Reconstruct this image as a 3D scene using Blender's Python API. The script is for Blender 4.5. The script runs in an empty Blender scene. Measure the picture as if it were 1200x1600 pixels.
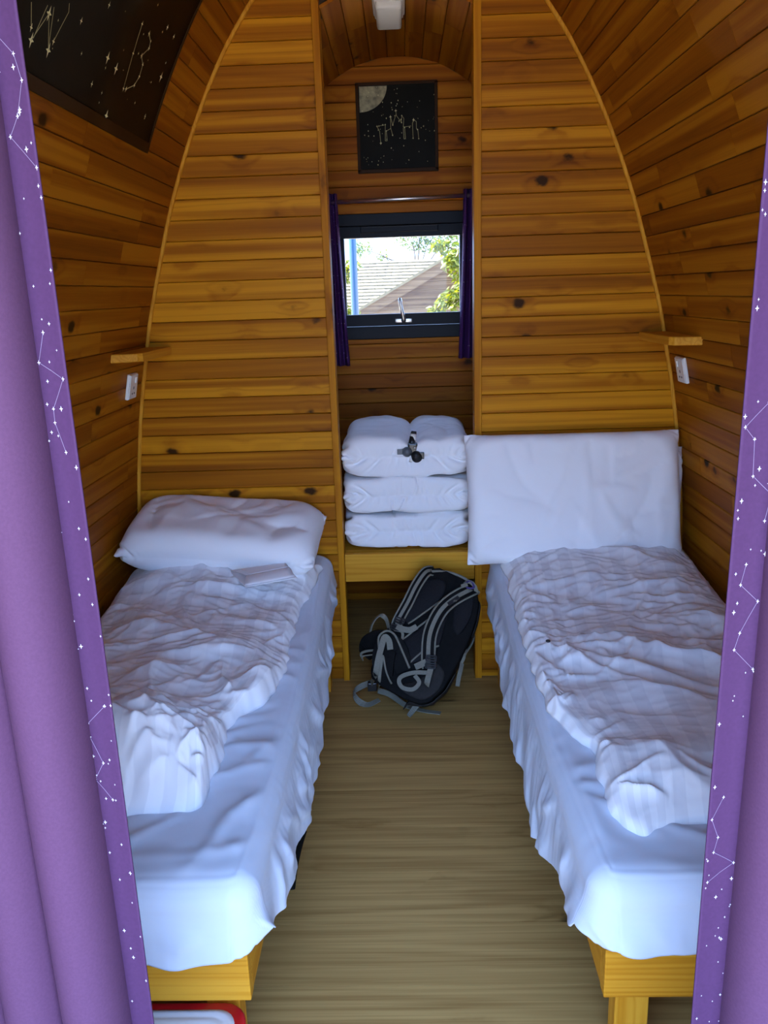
import bpy, bmesh, math, random, time
import numpy as np
from mathutils import Vector, Matrix
T0 = time.time()
random.seed(7)
scene = bpy.context.scene
COL = scene.collection

# ------------------------------------------------------------------ camera
CAMH = 1.55; FPX = 1270.0
def nrm(v):
    v = np.array(v, float); return v/np.linalg.norm(v)
_Y = nrm([28, 345, FPX]); _Z = -nrm([155, -(FPX*FPX/345.), FPX]); _Z = nrm(_Z-_Y*_Z.dot(_Y)); _X = np.cross(_Y, _Z)
if _X[0] < 0: _X = -_X
cam = bpy.data.objects.new('camera', bpy.data.cameras.new('camera')); COL.objects.link(cam)
R3 = Matrix(((_X[0], _X[1], -_X[2]), (_Y[0], _Y[1], -_Y[2]), (_Z[0], _Z[1], -_Z[2])))
cam.matrix_world = Matrix.Translation((0, 0, CAMH)) @ R3.to_4x4()
cam.data.sensor_fit = 'VERTICAL'; cam.data.sensor_height = 36.0; cam.data.lens = 36.0*FPX/1600.0
cam.data.clip_start = 0.02; cam.data.clip_end = 200
scene.camera = cam

# ------------------------------------------------------------------ light
world = bpy.data.worlds.new('world'); scene.world = world; world.use_nodes = True
bg = world.node_tree.nodes['Background']
bg.inputs[0].default_value = (0.33, 0.54, 1.0, 1); bg.inputs[1].default_value = 1.8
sl = bpy.data.lights.new('sun', 'SUN'); sl.energy = 11.0; sl.angle = math.radians(0.6); sl.color = (1.0, 0.93, 0.82)
sun = bpy.data.objects.new('sun', sl); COL.objects.link(sun)
sun.rotation_euler = Vector((0.80, -0.06, -0.85)).to_track_quat('-Z', 'Y').to_euler()
scene.view_settings.view_transform = 'Standard'; scene.view_settings.look = 'None'
scene.view_settings.gamma = 1.0; scene.view_settings.use_curve_mapping = False
scene.view_settings.exposure = 2.5

# ------------------------------------------------------------------ materials
def mat_new(name):
    m = bpy.data.materials.new(name); m.use_nodes = True
    nt = m.node_tree; return m, nt, nt.nodes['Principled BSDF']
def N(nt, t, **kw):
    n = nt.nodes.new(t)
    for k, v in kw.items(): setattr(n, k, v)
    return n
def setv(n, **kw):
    for k, v in kw.items(): n.inputs[k.replace('_', ' ')].default_value = v
def math_n(nt, op, a, b=None, clamp=False):
    n = N(nt, 'ShaderNodeMath', operation=op); n.use_clamp = clamp
    for i, v in enumerate((a, b)):
        if v is None: continue
        if isinstance(v, (int, float)): n.inputs[i].default_value = v
        else: nt.links.new(v, n.inputs[i])
    return n.outputs[0]
def mix_col(nt, fac, a, b, mode='MIX'):
    n = N(nt, 'ShaderNodeMix', data_type='RGBA', blend_type=mode)
    for s, v in ((n.inputs[0], fac), (n.inputs[6], a), (n.inputs[7], b)):
        if isinstance(v, (int, float)): s.default_value = v
        elif isinstance(v, tuple): s.default_value = v if len(v) == 4 else v+(1,)
        else: nt.links.new(v, s)
    return n.outputs[2]
def ramp(nt, fac, stops):
    n = N(nt, 'ShaderNodeValToRGB'); e = n.color_ramp.elements
    while len(e) < len(stops): e.new(0.5)
    for q, (p, c) in zip(e, stops): q.position = p; q.color = c if len(c) == 4 else tuple(c)+(1,)
    nt.links.new(fac, n.inputs[0]); return n.outputs[0]

def wood_mat(name, axis, dark, mid, light, knots=1.0, rough=0.5, ring=5.0, vary=0.30, along=0.45, across=16.0, bump=0.12, knot_scale=6.5, ringamt=0.16, streak=1.0, band=24.0, pick_at=0.30, salong=0.30):
    """lacquered board: straight streaks along one axis, growth lines, knots; every board shifted by its own random number"""
    m, nt, b = mat_new(name)
    tc = N(nt, 'ShaderNodeTexCoord'); oi = N(nt, 'ShaderNodeObjectInfo')
    off = N(nt, 'ShaderNodeCombineXYZ')
    r1 = math_n(nt, 'MULTIPLY', oi.outputs['Random'], 37.0)
    for i in range(3): nt.links.new(math_n(nt, 'MULTIPLY', r1, (1.0, 1.7, 2.3)[i]), off.inputs[i])
    add = N(nt, 'ShaderNodeVectorMath', operation='ADD')
    nt.links.new(tc.outputs['Object'], add.inputs[0]); nt.links.new(off.outputs[0], add.inputs[1])
    def mapped(sa, sc):
        mp = N(nt, 'ShaderNodeMapping'); s = [sc]*3; s[axis] = sa; mp.inputs['Scale'].default_value = s
        nt.links.new(add.outputs[0], mp.inputs[0]); return mp.outputs[0]
    def sm(val, a0, a1, hi=1.0, lo=0.0):
        k = N(nt, 'ShaderNodeMapRange'); k.interpolation_type = 'SMOOTHSTEP'; nt.links.new(val, k.inputs[0])
        for i, v in enumerate((a0, a1, hi, lo)): k.inputs[i+1].default_value = v
        return k.outputs[0]
    # knots
    kv = N(nt, 'ShaderNodeTexVoronoi'); kv.feature = 'F1'
    nt.links.new(mapped(knot_scale*0.75, knot_scale), kv.inputs['Vector']); kv.inputs['Scale'].default_value = 1.0
    wn = N(nt, 'ShaderNodeTexNoise'); nt.links.new(mapped(40, 60), wn.inputs['Vector']); setv(wn, Scale=1.0, Detail=2.0)
    kd = math_n(nt, 'ADD', kv.outputs['Distance'], math_n(nt, 'MULTIPLY', math_n(nt, 'SUBTRACT', wn.outputs[0], 0.5), 0.10))
    sep = N(nt, 'ShaderNodeSeparateColor'); nt.links.new(kv.outputs['Color'], sep.inputs[0])
    pick = math_n(nt, 'GREATER_THAN', sep.outputs[0], pick_at)
    knot = math_n(nt, 'MULTIPLY', sm(kd, 0.07, 0.15), math_n(nt, 'MULTIPLY', pick, knots))
    hal = math_n(nt, 'MULTIPLY', sm(kd, 0.10, 0.42), pick)
    # growth lines
    n1 = N(nt, 'ShaderNodeTexNoise'); nt.links.new(mapped(along, across), n1.inputs['Vector']); setv(n1, Scale=1.0, Detail=0.6, Roughness=0.4)
    ph = math_n(nt, 'ADD', math_n(nt, 'MULTIPLY', n1.outputs[0], ring*6.28), math_n(nt, 'MULTIPLY', hal, 5.0))
    rings = math_n(nt, 'POWER', math_n(nt, 'ADD', math_n(nt, 'MULTIPLY', math_n(nt, 'SINE', ph), 0.5), 0.5), 2.2)
    n2 = N(nt, 'ShaderNodeTexNoise'); nt.links.new(mapped(4, 300), n2.inputs['Vector']); setv(n2, Scale=1.0, Detail=2.0)
    n3 = N(nt, 'ShaderNodeTexNoise'); nt.links.new(mapped(salong, band), n3.inputs['Vector']); setv(n3, Scale=1.0, Detail=1.2, Roughness=0.5)
    st = sm(n3.outputs[0], 0.40, 0.62, 0.0, 1.0)     # light sapwood to dark heartwood, fairly abrupt
    st = math_n(nt, 'SUBTRACT', 1.0, st)
    v = math_n(nt, 'ADD', math_n(nt, 'MULTIPLY', rings, ringamt), math_n(nt, 'MULTIPLY', st, 0.42*streak))
    v = math_n(nt, 'ADD', v, math_n(nt, 'MULTIPLY', math_n(nt, 'SUBTRACT', n2.outputs[0], 0.5), 0.34))
    rb = math_n(nt, 'FRACT', math_n(nt, 'MULTIPLY', oi.outputs['Random'], 91.7))
    v = math_n(nt, 'ADD', v, math_n(nt, 'MULTIPLY', math_n(nt, 'SUBTRACT', rb, 0.3), vary))
    v = math_n(nt, 'ADD', v, math_n(nt, 'MULTIPLY', hal, 0.16))
    colr = ramp(nt, v, [(0.0, light), (0.42, mid), (0.95, dark)])
    colr = mix_col(nt, knot, colr, tuple(c*0.10 for c in mid))
    nt.links.new(colr, b.inputs['Base Color'])
    setv(b, Roughness=rough); b.inputs['Specular IOR Level'].default_value = 0.10
    bp = N(nt, 'ShaderNodeBump'); bp.inputs['Strength'].default_value = bump; bp.inputs['Distance'].default_value = 0.002
    nt.links.new(v, bp.inputs['Height']); nt.links.new(bp.outputs[0], b.inputs['Normal'])
    return m

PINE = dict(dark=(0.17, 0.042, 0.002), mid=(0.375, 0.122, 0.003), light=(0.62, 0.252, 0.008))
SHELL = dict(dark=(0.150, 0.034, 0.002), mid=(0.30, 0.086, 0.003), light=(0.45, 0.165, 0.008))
M = {}
M['pine_x'] = wood_mat('pine_boards_x', 0, **PINE)
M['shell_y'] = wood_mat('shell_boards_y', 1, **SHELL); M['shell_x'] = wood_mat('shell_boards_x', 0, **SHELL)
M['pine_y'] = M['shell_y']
M['pine_z'] = wood_mat('pine_boards_z', 2, knots=0.8, knot_scale=4.0, vary=0.1, streak=0.5, **PINE)
FR = dict(dark=(0.40, 0.135, 0.007), mid=(0.57, 0.230, 0.014), light=(0.68, 0.32, 0.028), knots=0.5, ring=7.0, knot_scale=3.0, vary=0.12, streak=0.5, ringamt=0.30, across=30.0)
M['frame_x'] = wood_mat('bed_pine_x', 0, **FR); M['frame_y'] = wood_mat('bed_pine_y', 1, **FR); M['frame_z'] = wood_mat('bed_pine_z', 2, **FR)
M['floor'] = wood_mat('laminate_oak', 0, dark=(0.13, 0.068, 0.018), mid=(0.36, 0.200, 0.060), light=(0.53, 0.32, 0.105), knots=0.8,
                      rough=0.45, ring=4.0, vary=0.10, along=0.8, across=15.0, bump=0.06, knot_scale=3.4, ringamt=0.22, streak=0.45, band=120.0, pick_at=0.40, salong=2.2)
M['weathered'] = wood_mat('weathered_board', 0, dark=(0.024, 0.014, 0.007), mid=(0.070, 0.045, 0.024), light=(0.11, 0.078, 0.045), knots=0.3, rough=0.8)

def plain(name, col, rough=0.5, metal=0.0, spec=0.5, noise=None, bump=None, sheen=0.0, trans=0.0):
    m, nt, b = mat_new(name)
    b.inputs['Base Color'].default_value = tuple(col)+(1,); setv(b, Roughness=rough, Metallic=metal)
    b.inputs['Specular IOR Level'].default_value = spec
    if sheen: b.inputs['Sheen Weight'].default_value = sheen
    tc = N(nt, 'ShaderNodeTexCoord')
    if noise:
        sc, amt = noise
        n = N(nt, 'ShaderNodeTexNoise'); nt.links.new(tc.outputs['Object'], n.inputs['Vector']); setv(n, Scale=sc, Detail=3.0)
        c = ramp(nt, n.outputs[0], [(0.3, tuple(x*(1-amt) for x in col)), (0.7, tuple(min(1, x*(1+amt)) for x in col))])
        nt.links.new(c, b.inputs['Base Color'])
    if bump:
        sc, st = bump
        n = N(nt, 'ShaderNodeTexNoise'); nt.links.new(tc.outputs['Object'], n.inputs['Vector']); setv(n, Scale=sc, Detail=2.0)
        bp = N(nt, 'ShaderNodeBump'); bp.inputs['Strength'].default_value = st; bp.inputs['Distance'].default_value = 0.001
        nt.links.new(n.outputs[0], bp.inputs['Height']); nt.links.new(bp.outputs[0], b.inputs['Normal'])
    return m
M['cotton'] = plain('white_cotton', (0.90, 0.885, 0.89), 0.9, spec=0.15, bump=(900, 0.12))
M['sheetcotton'] = plain('sheet_cotton', (0.66, 0.705, 0.79), 0.9, spec=0.12, bump=(900, 0.12))
M['backing'] = plain('dark_backing', (0.03, 0.016, 0.008), 0.9)
M['outer'] = plain('outer_cladding', (0.22, 0.13, 0.07), 0.8, noise=(6, 0.25))
M['lining'] = plain('lilac_lining', (0.118, 0.049, 0.108), 0.8, spec=0.25, noise=(260, 0.07), bump=(700, 0.15))
M['purple'] = plain('purple_print', (0.080, 0.030, 0.090), 0.75, spec=0.25, noise=(200, 0.06))
M['nightcloth'] = plain('night_cloth', (0.075, 0.024, 0.14), 0.75, spec=0.2, noise=(120, 0.1))
M['print'] = plain('white_print', (0.86, 0.84, 0.92), 0.7)
M['lilacline'] = plain('lilac_line_print', (0.34, 0.26, 0.40), 0.7)
M['stain'] = plain('pale_stain', (0.75, 0.74, 0.72), 0.9, noise=(90, 0.2))
M['night'] = plain('night_sky_print', (0.0055, 0.0048, 0.0030), 0.5, noise=(9, 0.35), spec=0.08)
M['starprint'] = plain('star_print', (0.85, 0.80, 0.42), 0.5)
M['starline'] = plain('star_line_print', (0.42, 0.39, 0.17), 0.5)
M['moon'] = plain('moon_print', (0.26, 0.235, 0.13), 0.5, noise=(38, 0.55))
M['border'] = plain('brown_border', (0.035, 0.014, 0.004), 0.5, spec=0.1)
M['navy'] = plain('navy_paint', (0.006, 0.009, 0.016), 0.45, spec=0.12, bump=(60, 0.1))
M['chrome'] = plain('chrome', (0.80, 0.79, 0.76), 0.36, metal=1.0)
M['whiteplastic'] = plain('white_plastic', (0.80, 0.79, 0.74), 0.35)
M['diffuser'] = plain('lamp_diffuser', (0.70, 0.69, 0.66), 0.5)
M['slot'] = plain('dark_slot', (0.02, 0.02, 0.02), 0.6)
M['bagblack'] = plain('black_nylon', (0.0050, 0.0046, 0.0044), 0.7, noise=(60, 0.3), bump=(500, 0.35), spec=0.12)
M['bagblue'] = plain('charcoal_mesh', (0.014, 0.0130, 0.0140), 0.75, noise=(400, 0.35), bump=(600, 0.5), spec=0.12)
M['baggrey'] = plain('grey_nylon', (0.026, 0.023, 0.021), 0.7, spec=0.15, noise=(80, 0.15), bump=(500, 0.3))
M['webbing'] = plain('grey_webbing', (0.21, 0.195, 0.15), 0.75, spec=0.2, noise=(300, 0.12), bump=(700, 0.4))
M['blackplastic'] = plain('black_plastic', (0.012, 0.012, 0.013), 0.3)
M['greyplastic'] = plain('grey_plastic', (0.09, 0.10, 0.11), 0.4)
M['violet'] = plain('violet_cord', (0.05, 0.03, 0.16), 0.6)
M['paper'] = plain('paper', (0.86, 0.82, 0.83), 0.6)
M['red'] = plain('red_plastic', (0.72, 0.012, 0.018), 0.35)
M['coolwhite'] = plain('white_lid', (0.78, 0.80, 0.82), 0.4)
M['polyblue'] = plain('blue_paint', (0.008, 0.050, 0.120), 0.4)
M['leaf'] = plain('leaf', (0.060, 0.085, 0.003), 0.5, noise=(3.0, 0.45))
M['leafpale'] = plain('pale_leaf', (0.06, 0.10, 0.025), 0.6, noise=(2.0, 0.4))
M['bark'] = plain('bark', (0.10, 0.07, 0.045), 0.9, noise=(20, 0.4))
M['shingle'] = plain('cedar_shingle', (0.098, 0.080, 0.040), 0.85, noise=(14, 0.28))
M['bouncegravel'] = plain('bounce_gravel', (0.40, 0.36, 0.28), 0.95, noise=(9, 0.25))  # out of view; ground kept pale to bounce sunlight through the doorway
M['deck'] = plain('deck_boards', (0.16, 0.12, 0.08), 0.85, noise=(8, 0.2))
for k in ('leaf', 'leafpale'):
    b = M[k].node_tree.nodes['Principled BSDF']; nt = M[k].node_tree
    tr = N(nt, 'ShaderNodeBsdfTranslucent'); tr.inputs[0].default_value = (0.14, 0.155, 0.003, 1) if k == 'leaf' else (0.10, 0.12, 0.015, 1)
    mx = N(nt, 'ShaderNodeMixShader'); mx.inputs[0].default_value = 0.4
    nt.links.new(b.outputs[0], mx.inputs[1]); nt.links.new(tr.outputs[0], mx.inputs[2])
    nt.links.new(mx.outputs[0], nt.nodes['Material Output'].inputs[0])
def satin():
    m, nt, b = mat_new('satin_stripe_cotton')
    uv = N(nt, 'ShaderNodeUVMap'); sp = N(nt, 'ShaderNodeSeparateXYZ'); nt.links.new(uv.outputs[0], sp.inputs[0])
    s = math_n(nt, 'SINE', math_n(nt, 'MULTIPLY', sp.outputs[0], 2*math.pi/0.075))
    st = N(nt, 'ShaderNodeMapRange'); nt.links.new(s, st.inputs[0])
    for i, v in enumerate((-0.12, 0.12, 0.0, 1.0)): st.inputs[i+1].default_value = v
    nt.links.new(mix_col(nt, st.outputs[0], (0.82, 0.805, 0.82), (0.905, 0.89, 0.895)), b.inputs['Base Color'])
    nt.links.new(math_n(nt, 'SUBTRACT', 0.85, math_n(nt, 'MULTIPLY', st.outputs[0], 0.3)), b.inputs['Roughness'])
    b.inputs['Specular IOR Level'].default_value = 0.2
    return m
M['satin'] = satin()
def glass():
    m, nt, b = mat_new('window_glass')
    t = N(nt, 'ShaderNodeBsdfTransparent'); g = N(nt, 'ShaderNodeBsdfGlossy'); g.inputs['Roughness'].default_value = 0.02
    fr = N(nt, 'ShaderNodeFresnel'); fr.inputs[0].default_value = 1.22
    mx = N(nt, 'ShaderNodeMixShader'); nt.links.new(fr.outputs[0], mx.inputs[0])
    nt.links.new(t.outputs[0], mx.inputs[1]); nt.links.new(g.outputs[0], mx.inputs[2])
    nt.links.new(mx.outputs[0], nt.nodes['Material Output'].inputs[0]); return m
M['glass'] = glass()

# ------------------------------------------------------------------ mesh helpers
def link(name, me, mat, parent=None, smooth=False):
    o = bpy.data.objects.new(name, me); COL.objects.link(o)
    if mat: me.materials.append(M[mat] if isinstance(mat, str) else mat)
    if smooth: me.polygons.foreach_set('use_smooth', [True]*len(me.polygons))
    if parent: o.parent = parent
    if name in ('star_print', 'constellation_lines', 'stain_mark'): o['kind'] = 'stuff'
    return o
class MB:
    def __init__(s): s.v = []; s.f = []
    def add(s, vs, fs):
        b = len(s.v); s.v += [tuple(float(c) for c in p) for p in vs]; s.f += [tuple(b+i for i in q) for q in fs]; return s
    def loft(s, rings, cap=True, close=True):
        n = len(rings[0]); b = len(s.v)
        for r in rings: s.v += [tuple(float(c) for c in p) for p in r]
        for k in range(len(rings)-1):
            for i in range(n if close else n-1):
                j = (i+1) % n; s.f.append((b+k*n+i, b+k*n+j, b+(k+1)*n+j, b+(k+1)*n+i))
        if cap:
            s.f.append(tuple(b+i for i in range(n))[::-1]); s.f.append(tuple(b+(len(rings)-1)*n+i for i in range(n)))
        return s
    def box(s, x0, x1, y0, y1, z0, z1, bev=0.0, fr=None):
        """box with chamfered edges; fr maps local to world"""
        bm = bmesh.new(); bmesh.ops.create_cube(bm, size=1.0)
        for v in bm.verts: v.co = Vector(((x0+x1)/2+v.co.x*(x1-x0), (y0+y1)/2+v.co.y*(y1-y0), (z0+z1)/2+v.co.z*(z1-z0)))
        if bev: bmesh.ops.bevel(bm, geom=list(bm.edges), offset=bev, segments=2, profile=0.6, affect='EDGES')
        bm.verts.index_update(); b = len(s.v)
        s.v += [tuple(fr(v.co) if fr else v.co) for v in bm.verts]
        s.f += [tuple(b+v.index for v in f.verts) for f in bm.faces]; bm.free(); return s
    def tube(s, pts, r, seg=10, cap=True):
        pts = [np.array(p, float) for p in pts]; rings = []
        up = np.array([0, 0, 1.0])
        for i, p in enumerate(pts):
            t = nrm(pts[min(i+1, len(pts)-1)]-pts[max(i-1, 0)])
            a = np.cross(t, up)
            if np.linalg.norm(a) < 1e-3: a = np.cross(t, [1.0, 0, 0])
            a = nrm(a); c = np.cross(a, t); rr = r[i] if hasattr(r, '__len__') else r
            rings.append([p+rr*(a*math.cos(w)+c*math.sin(w)) for w in np.linspace(0, 2*math.pi, seg, endpoint=False)])
        return s.loft(rings, cap)
    def ribbon(s, pts, w, th, normals):
        pts = [np.array(p, float) for p in pts]; rings = []
        for i, p in enumerate(pts):
            t = nrm(pts[min(i+1, len(pts)-1)]-pts[max(i-1, 0)]); n_ = np.array(normals[i] if isinstance(normals, list) else normals, float)
            a = np.cross(t, n_); a = nrm(a) if np.linalg.norm(a) > 1e-4 else nrm(np.cross(t, [0.3, 0.5, 0.8])); n_ = nrm(np.cross(a, t))
            ww = w[i] if hasattr(w, '__len__') else w
            rings.append([p-a*ww/2-n_*th/2, p+a*ww/2-n_*th/2, p+a*ww/2+n_*th/2, p-a*ww/2+n_*th/2])
        return s.loft(rings)
    def build(s, name, mat, parent=None, smooth=False):
        me = bpy.data.meshes.new(name); me.from_pydata(s.v, [], s.f); me.update()
        return link(name, me, mat, parent, smooth)
def grid_mesh(name, P, mat, parent=None, uv=None, closed_u=False, smooth=True, subsurf=0):
    n, m = P.shape[:2]; idx = np.arange(n*m).reshape(n, m)
    F = np.stack([idx[:-1, :-1], idx[1:, :-1], idx[1:, 1:], idx[:-1, 1:]], -1).reshape(-1, 4)
    me = bpy.data.meshes.new(name); me.from_pydata(P.reshape(-1, 3).tolist(), [], F.tolist())
    if uv is not None:
        L = me.uv_layers.new(name='UVMap'); U = uv.reshape(-1, 2)[F.reshape(-1)]
        L.data.foreach_set('uv', U.astype(np.float32).ravel())
    me.update(); o = link(name, me, mat, parent, smooth)
    if subsurf:
        md = o.modifiers.new('s', 'SUBSURF'); md.levels = subsurf; md.render_levels = subsurf
    return o
def spline(pts, n=24):
    """Catmull-Rom through points"""
    P = np.array(pts, float); P = np.vstack([2*P[0]-P[1], P, 2*P[-1]-P[-2]]); out = []
    k = len(P)-3
    for t in np.linspace(0, k-1e-9, n):
        i = int(t); u = t-i; a, b, c, d = P[i:i+4]
        out.append(0.5*(2*b+(c-a)*u+(2*a-5*b+4*c-d)*u*u+(3*b-a-3*c+d)*u**3))
    return np.array(out)
def thing(name, label, cat, loc=(0, 0, 0), group=None):
    o = bpy.data.objects.new(name, None); COL.objects.link(o); o.location = loc; o.empty_display_size = 0.05
    o['label'] = label; o['category'] = cat
    if group: o['group'] = group
    bpy.context.view_layer.update(); return o
def keep(child, root):
    """child's mesh is in world coordinates: cancel the root's location"""
    child.parent = root; child.matrix_parent_inverse = Matrix.Translation(-root.location); return child
def tag(o, label, cat, group=None):
    o['label'] = label; o['category'] = cat
    if group: o['group'] = group
    return o
def struct(o, label=None):
    o['kind'] = 'structure'
    if label: o['label'] = label
    return o
def rebase(o, p):
    """move a mesh object's origin to p, keeping its place"""
    p = Vector(p); o.data.transform(Matrix.Translation(-p)); o.location = p; return o

# noise ------------------------------------------------------------
def perlin(x, y, seed=0):
    rng = np.random.RandomState(seed); perm = rng.permutation(256); perm = np.concatenate([perm, perm]); ang = rng.rand(256)*2*np.pi
    xi = np.floor(x).astype(int); yi = np.floor(y).astype(int); xf = x-xi; yf = y-yi; xi &= 255; yi &= 255
    def g(ix, iy, dx, dy):
        a = ang[perm[perm[ix & 255]+(iy & 255)]]; return np.cos(a)*dx+np.sin(a)*dy
    u = xf**3*(xf*(xf*6-15)+10); v = yf**3*(yf*(yf*6-15)+10)
    a = g(xi, yi, xf, yf); b = g(xi+1, yi, xf-1, yf); c = g(xi, yi+1, xf, yf-1); d = g(xi+1, yi+1, xf-1, yf-1)
    return (a*(1-u)+b*u)*(1-v)+(c*(1-u)+d*u)*v
def sstep(x, a, b):
    t = np.clip((x-a)/(b-a), 0, 1); return t*t*(3-2*t)

def strokes(X, Y, seed, count, box, ang, spread, length, width, height, wgt=None):
    """height field of many short creases laid at random about a mean direction"""
    rg = np.random.RandomState(seed); H = np.zeros_like(X)
    wx = X+0.030*perlin(X*7, Y*7, seed+1); wy = Y+0.030*perlin(X*7+5, Y*7+9, seed+2)
    for _ in range(count):
        cx = rg.uniform(box[0], box[1]); cy = rg.uniform(box[2], box[3]); a = math.radians(ang(cx, cy) if callable(ang) else ang)+rg.normal()*math.radians(spread)
        L = rg.uniform(*length); w = rg.uniform(*width); h = rg.uniform(*height); ca, sa = math.cos(a), math.sin(a); bow = rg.normal()*0.6
        t = (wx-cx)*ca+(wy-cy)*sa; d = -(wx-cx)*sa+(wy-cy)*ca+bow*t*t
        f = np.exp(-np.abs(d)/w*np.where(d > 0, 1.0, 0.55))*np.clip(1-(t/L)**2, 0, 1)**1.2*h
        if wgt is not None: f = f*wgt(cx, cy)
        H = np.maximum(H, f)+0.25*np.minimum(H, f)
    return H
# cloth ------------------------------------------------------------
def cloth(P, R, steps=60, sub=6, g=-0.0006, collide=None, post=None, bend=0.12, far=3, damp=0.90, force=None, scu=1.0, scv=1.0):
    """position-based cloth on a grid. P (n,m,3) start, R (n,m,2) rest coordinates"""
    P = P.copy(); Q = P.copy(); n, m = P.shape[:2]; sc3 = math.sqrt((scu*scu+scv*scv)/2)
    cons = []
    for di, dj in ((1, 0), (0, 1), (1, 1), (1, -1)):
        ia = slice(0, n-di); ib = slice(di, n); ja = slice(max(0, -dj), m-max(0, dj)); jb = slice(max(0, dj), m+min(0, dj))
        L = np.linalg.norm(R[ib, jb]-R[ia, ja], axis=-1)*(sc3 if di and dj else scu if di else scv)
        for par in (0, 1):
            if di: cons.append(((slice(par, n-di, 2), ja), (slice(par+di, n, 2), jb), L[par::2]))
            else: cons.append(((ia, slice(par, m-1, 2)), (ib, slice(par+1, m, 2)), L[:, par::2]))
    bl = []
    for d in (2, far):
        bl.append((slice(0, n-d), slice(None), slice(d, n), slice(None), np.linalg.norm(R[d:]-R[:-d], axis=-1)*scu))
        bl.append((slice(None), slice(0, m-d), slice(None), slice(d, m), np.linalg.norm(R[:, d:]-R[:, :-d], axis=-1)*scv))
    for st in range(steps):
        V = (P-Q)*damp; Q = P.copy(); P = P+V; P[..., 2] += g
        if force is not None: P += force(P, st/steps)
        for k in range(sub):
            for A, B, L in cons:
                a = P[A]; b = P[B]; d = b-a; l = np.sqrt((d*d).sum(-1))+1e-9; c = (0.5*(l-L)/l)[..., None]*d
                a += c; b -= c
            if k % 2 == 0:
                for i0, j0, i1, j1, L in bl:
                    a = P[i0, j0]; b = P[i1, j1]; d = b-a; l = np.sqrt((d*d).sum(-1))+1e-9
                    c = (bend*0.5*np.minimum(l-L, 0)/l)[..., None]*d; P[i0, j0] += c; P[i1, j1] -= c
            if collide is not None: collide(P)
        if post is not None: post(P, Q)
    return P

# ------------------------------------------------------------------ pod profile (half width against height, measured at the partition)
PZ = [0, .4, .75, 1.02, 1.2, 1.34, 1.47, 1.695, 1.89, 2.118, 2.33, 2.49, 2.63, 2.74, 2.81, 2.835]
PX = [1.085, 1.08, 1.062, 1.03, 1.0, .97, .942, .877, .814, .72, .61, .50, .38, .25, .12, 0]
_pp = spline(np.array([PX, PZ]).T, 600); _s = np.concatenate([[0], np.cumsum(np.linalg.norm(np.diff(_pp, axis=0), axis=1))])
SMAX = _s[-1]
def prof(s): return np.array([np.interp(s, _s, _pp[:, 0]), np.interp(s, _s, _pp[:, 1])])
def prof_n(s):
    a = prof(max(0, s-0.01)); b = prof(min(SMAX, s+0.01)); t = nrm(b-a); return np.array([t[1], -t[0]])   # outward
def prof_x(z): return float(np.interp(z, _pp[:, 1], _pp[:, 0]))
def s_of_z(z): return float(np.interp(z, _pp[:, 1], _s))
YF, YP, YB = 0.82, 3.08, 3.98
PITCH = 0.0708
YSHADE = -0.20          # unseen overhang added to the shell, shading the bed ends from high sky

# ------------------------------------------------------------------ ground and deck outside
struct(MB().box(-60, 60, -60, 80, -0.62, -0.42).build('ground', 'bouncegravel'), 'unseen pale gravel set to bounce sunlight indoors')
dk = struct(MB().box(-2.2, 2.2, -2.4, YF-0.06, -0.12, -0.06).build('deck', 'deck'))

# ------------------------------------------------------------------ floor
floor = struct(MB().box(-1.12, 1.12, YF-0.06, YB+0.08, -0.05, -0.012).build('floor', 'backing'), 'grey-brown laminate floor boards')
k = 0; y = YF-0.06
while y < YB+0.05:
    w = 0.192
    MB().box(-1.10, 1.10, y, min(y+w-0.0008, YB+0.06), -0.012, 0.0, 0.0006).build('plank', 'floor', floor); y += w

# ------------------------------------------------------------------ side walls: shell, and boards laid along the pod
def board(sec0, sec1, name, mat, parent):
    return MB().loft([sec0, sec1]).build(name, mat, parent)
def section(s0, s1, side, y, c=0.0022, g=0.0007, d=0.011):
    """cross-section of one board on the curved wall, flat face with chamfered long edges"""
    a = prof(s0); b = prof(s1); t = nrm(b-a); no = np.array([t[1], -t[0]]); out = []
    for q, o in ((a+t*(g+c), 0), (b-t*(g+c), 0), (b-t*g, c*1.2), (b-t*g, d), (a+t*g, d), (a+t*g, c*1.2)):
        p = q+no*o; out.append((side*p[0], y, p[1]))
    return out
rng = random.Random(3)
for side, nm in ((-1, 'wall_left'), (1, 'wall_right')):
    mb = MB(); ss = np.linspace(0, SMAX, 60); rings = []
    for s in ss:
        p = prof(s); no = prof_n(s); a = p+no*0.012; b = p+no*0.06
        rings.append([(side*a[0], YSHADE, a[1]), (side*a[0], YB+0.06, a[1]), (side*b[0], YB+0.06, b[1]), (side*b[0], YSHADE, b[1])])  # stretch in front of the doorway is the added shading overhang
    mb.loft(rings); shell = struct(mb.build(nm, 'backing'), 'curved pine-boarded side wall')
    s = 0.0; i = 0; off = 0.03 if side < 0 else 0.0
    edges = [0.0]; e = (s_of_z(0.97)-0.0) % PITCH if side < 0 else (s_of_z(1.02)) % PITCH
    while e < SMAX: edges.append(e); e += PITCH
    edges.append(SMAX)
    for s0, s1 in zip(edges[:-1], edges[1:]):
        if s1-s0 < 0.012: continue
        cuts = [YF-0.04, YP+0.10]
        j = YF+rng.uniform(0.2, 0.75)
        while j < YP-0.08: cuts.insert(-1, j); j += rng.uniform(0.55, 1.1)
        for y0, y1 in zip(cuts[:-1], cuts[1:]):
            board(section(s0, s1, side, y0+0.0006), section(s0, s1, side, y1-0.0006), 'board', 'pine_y', shell)

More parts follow.
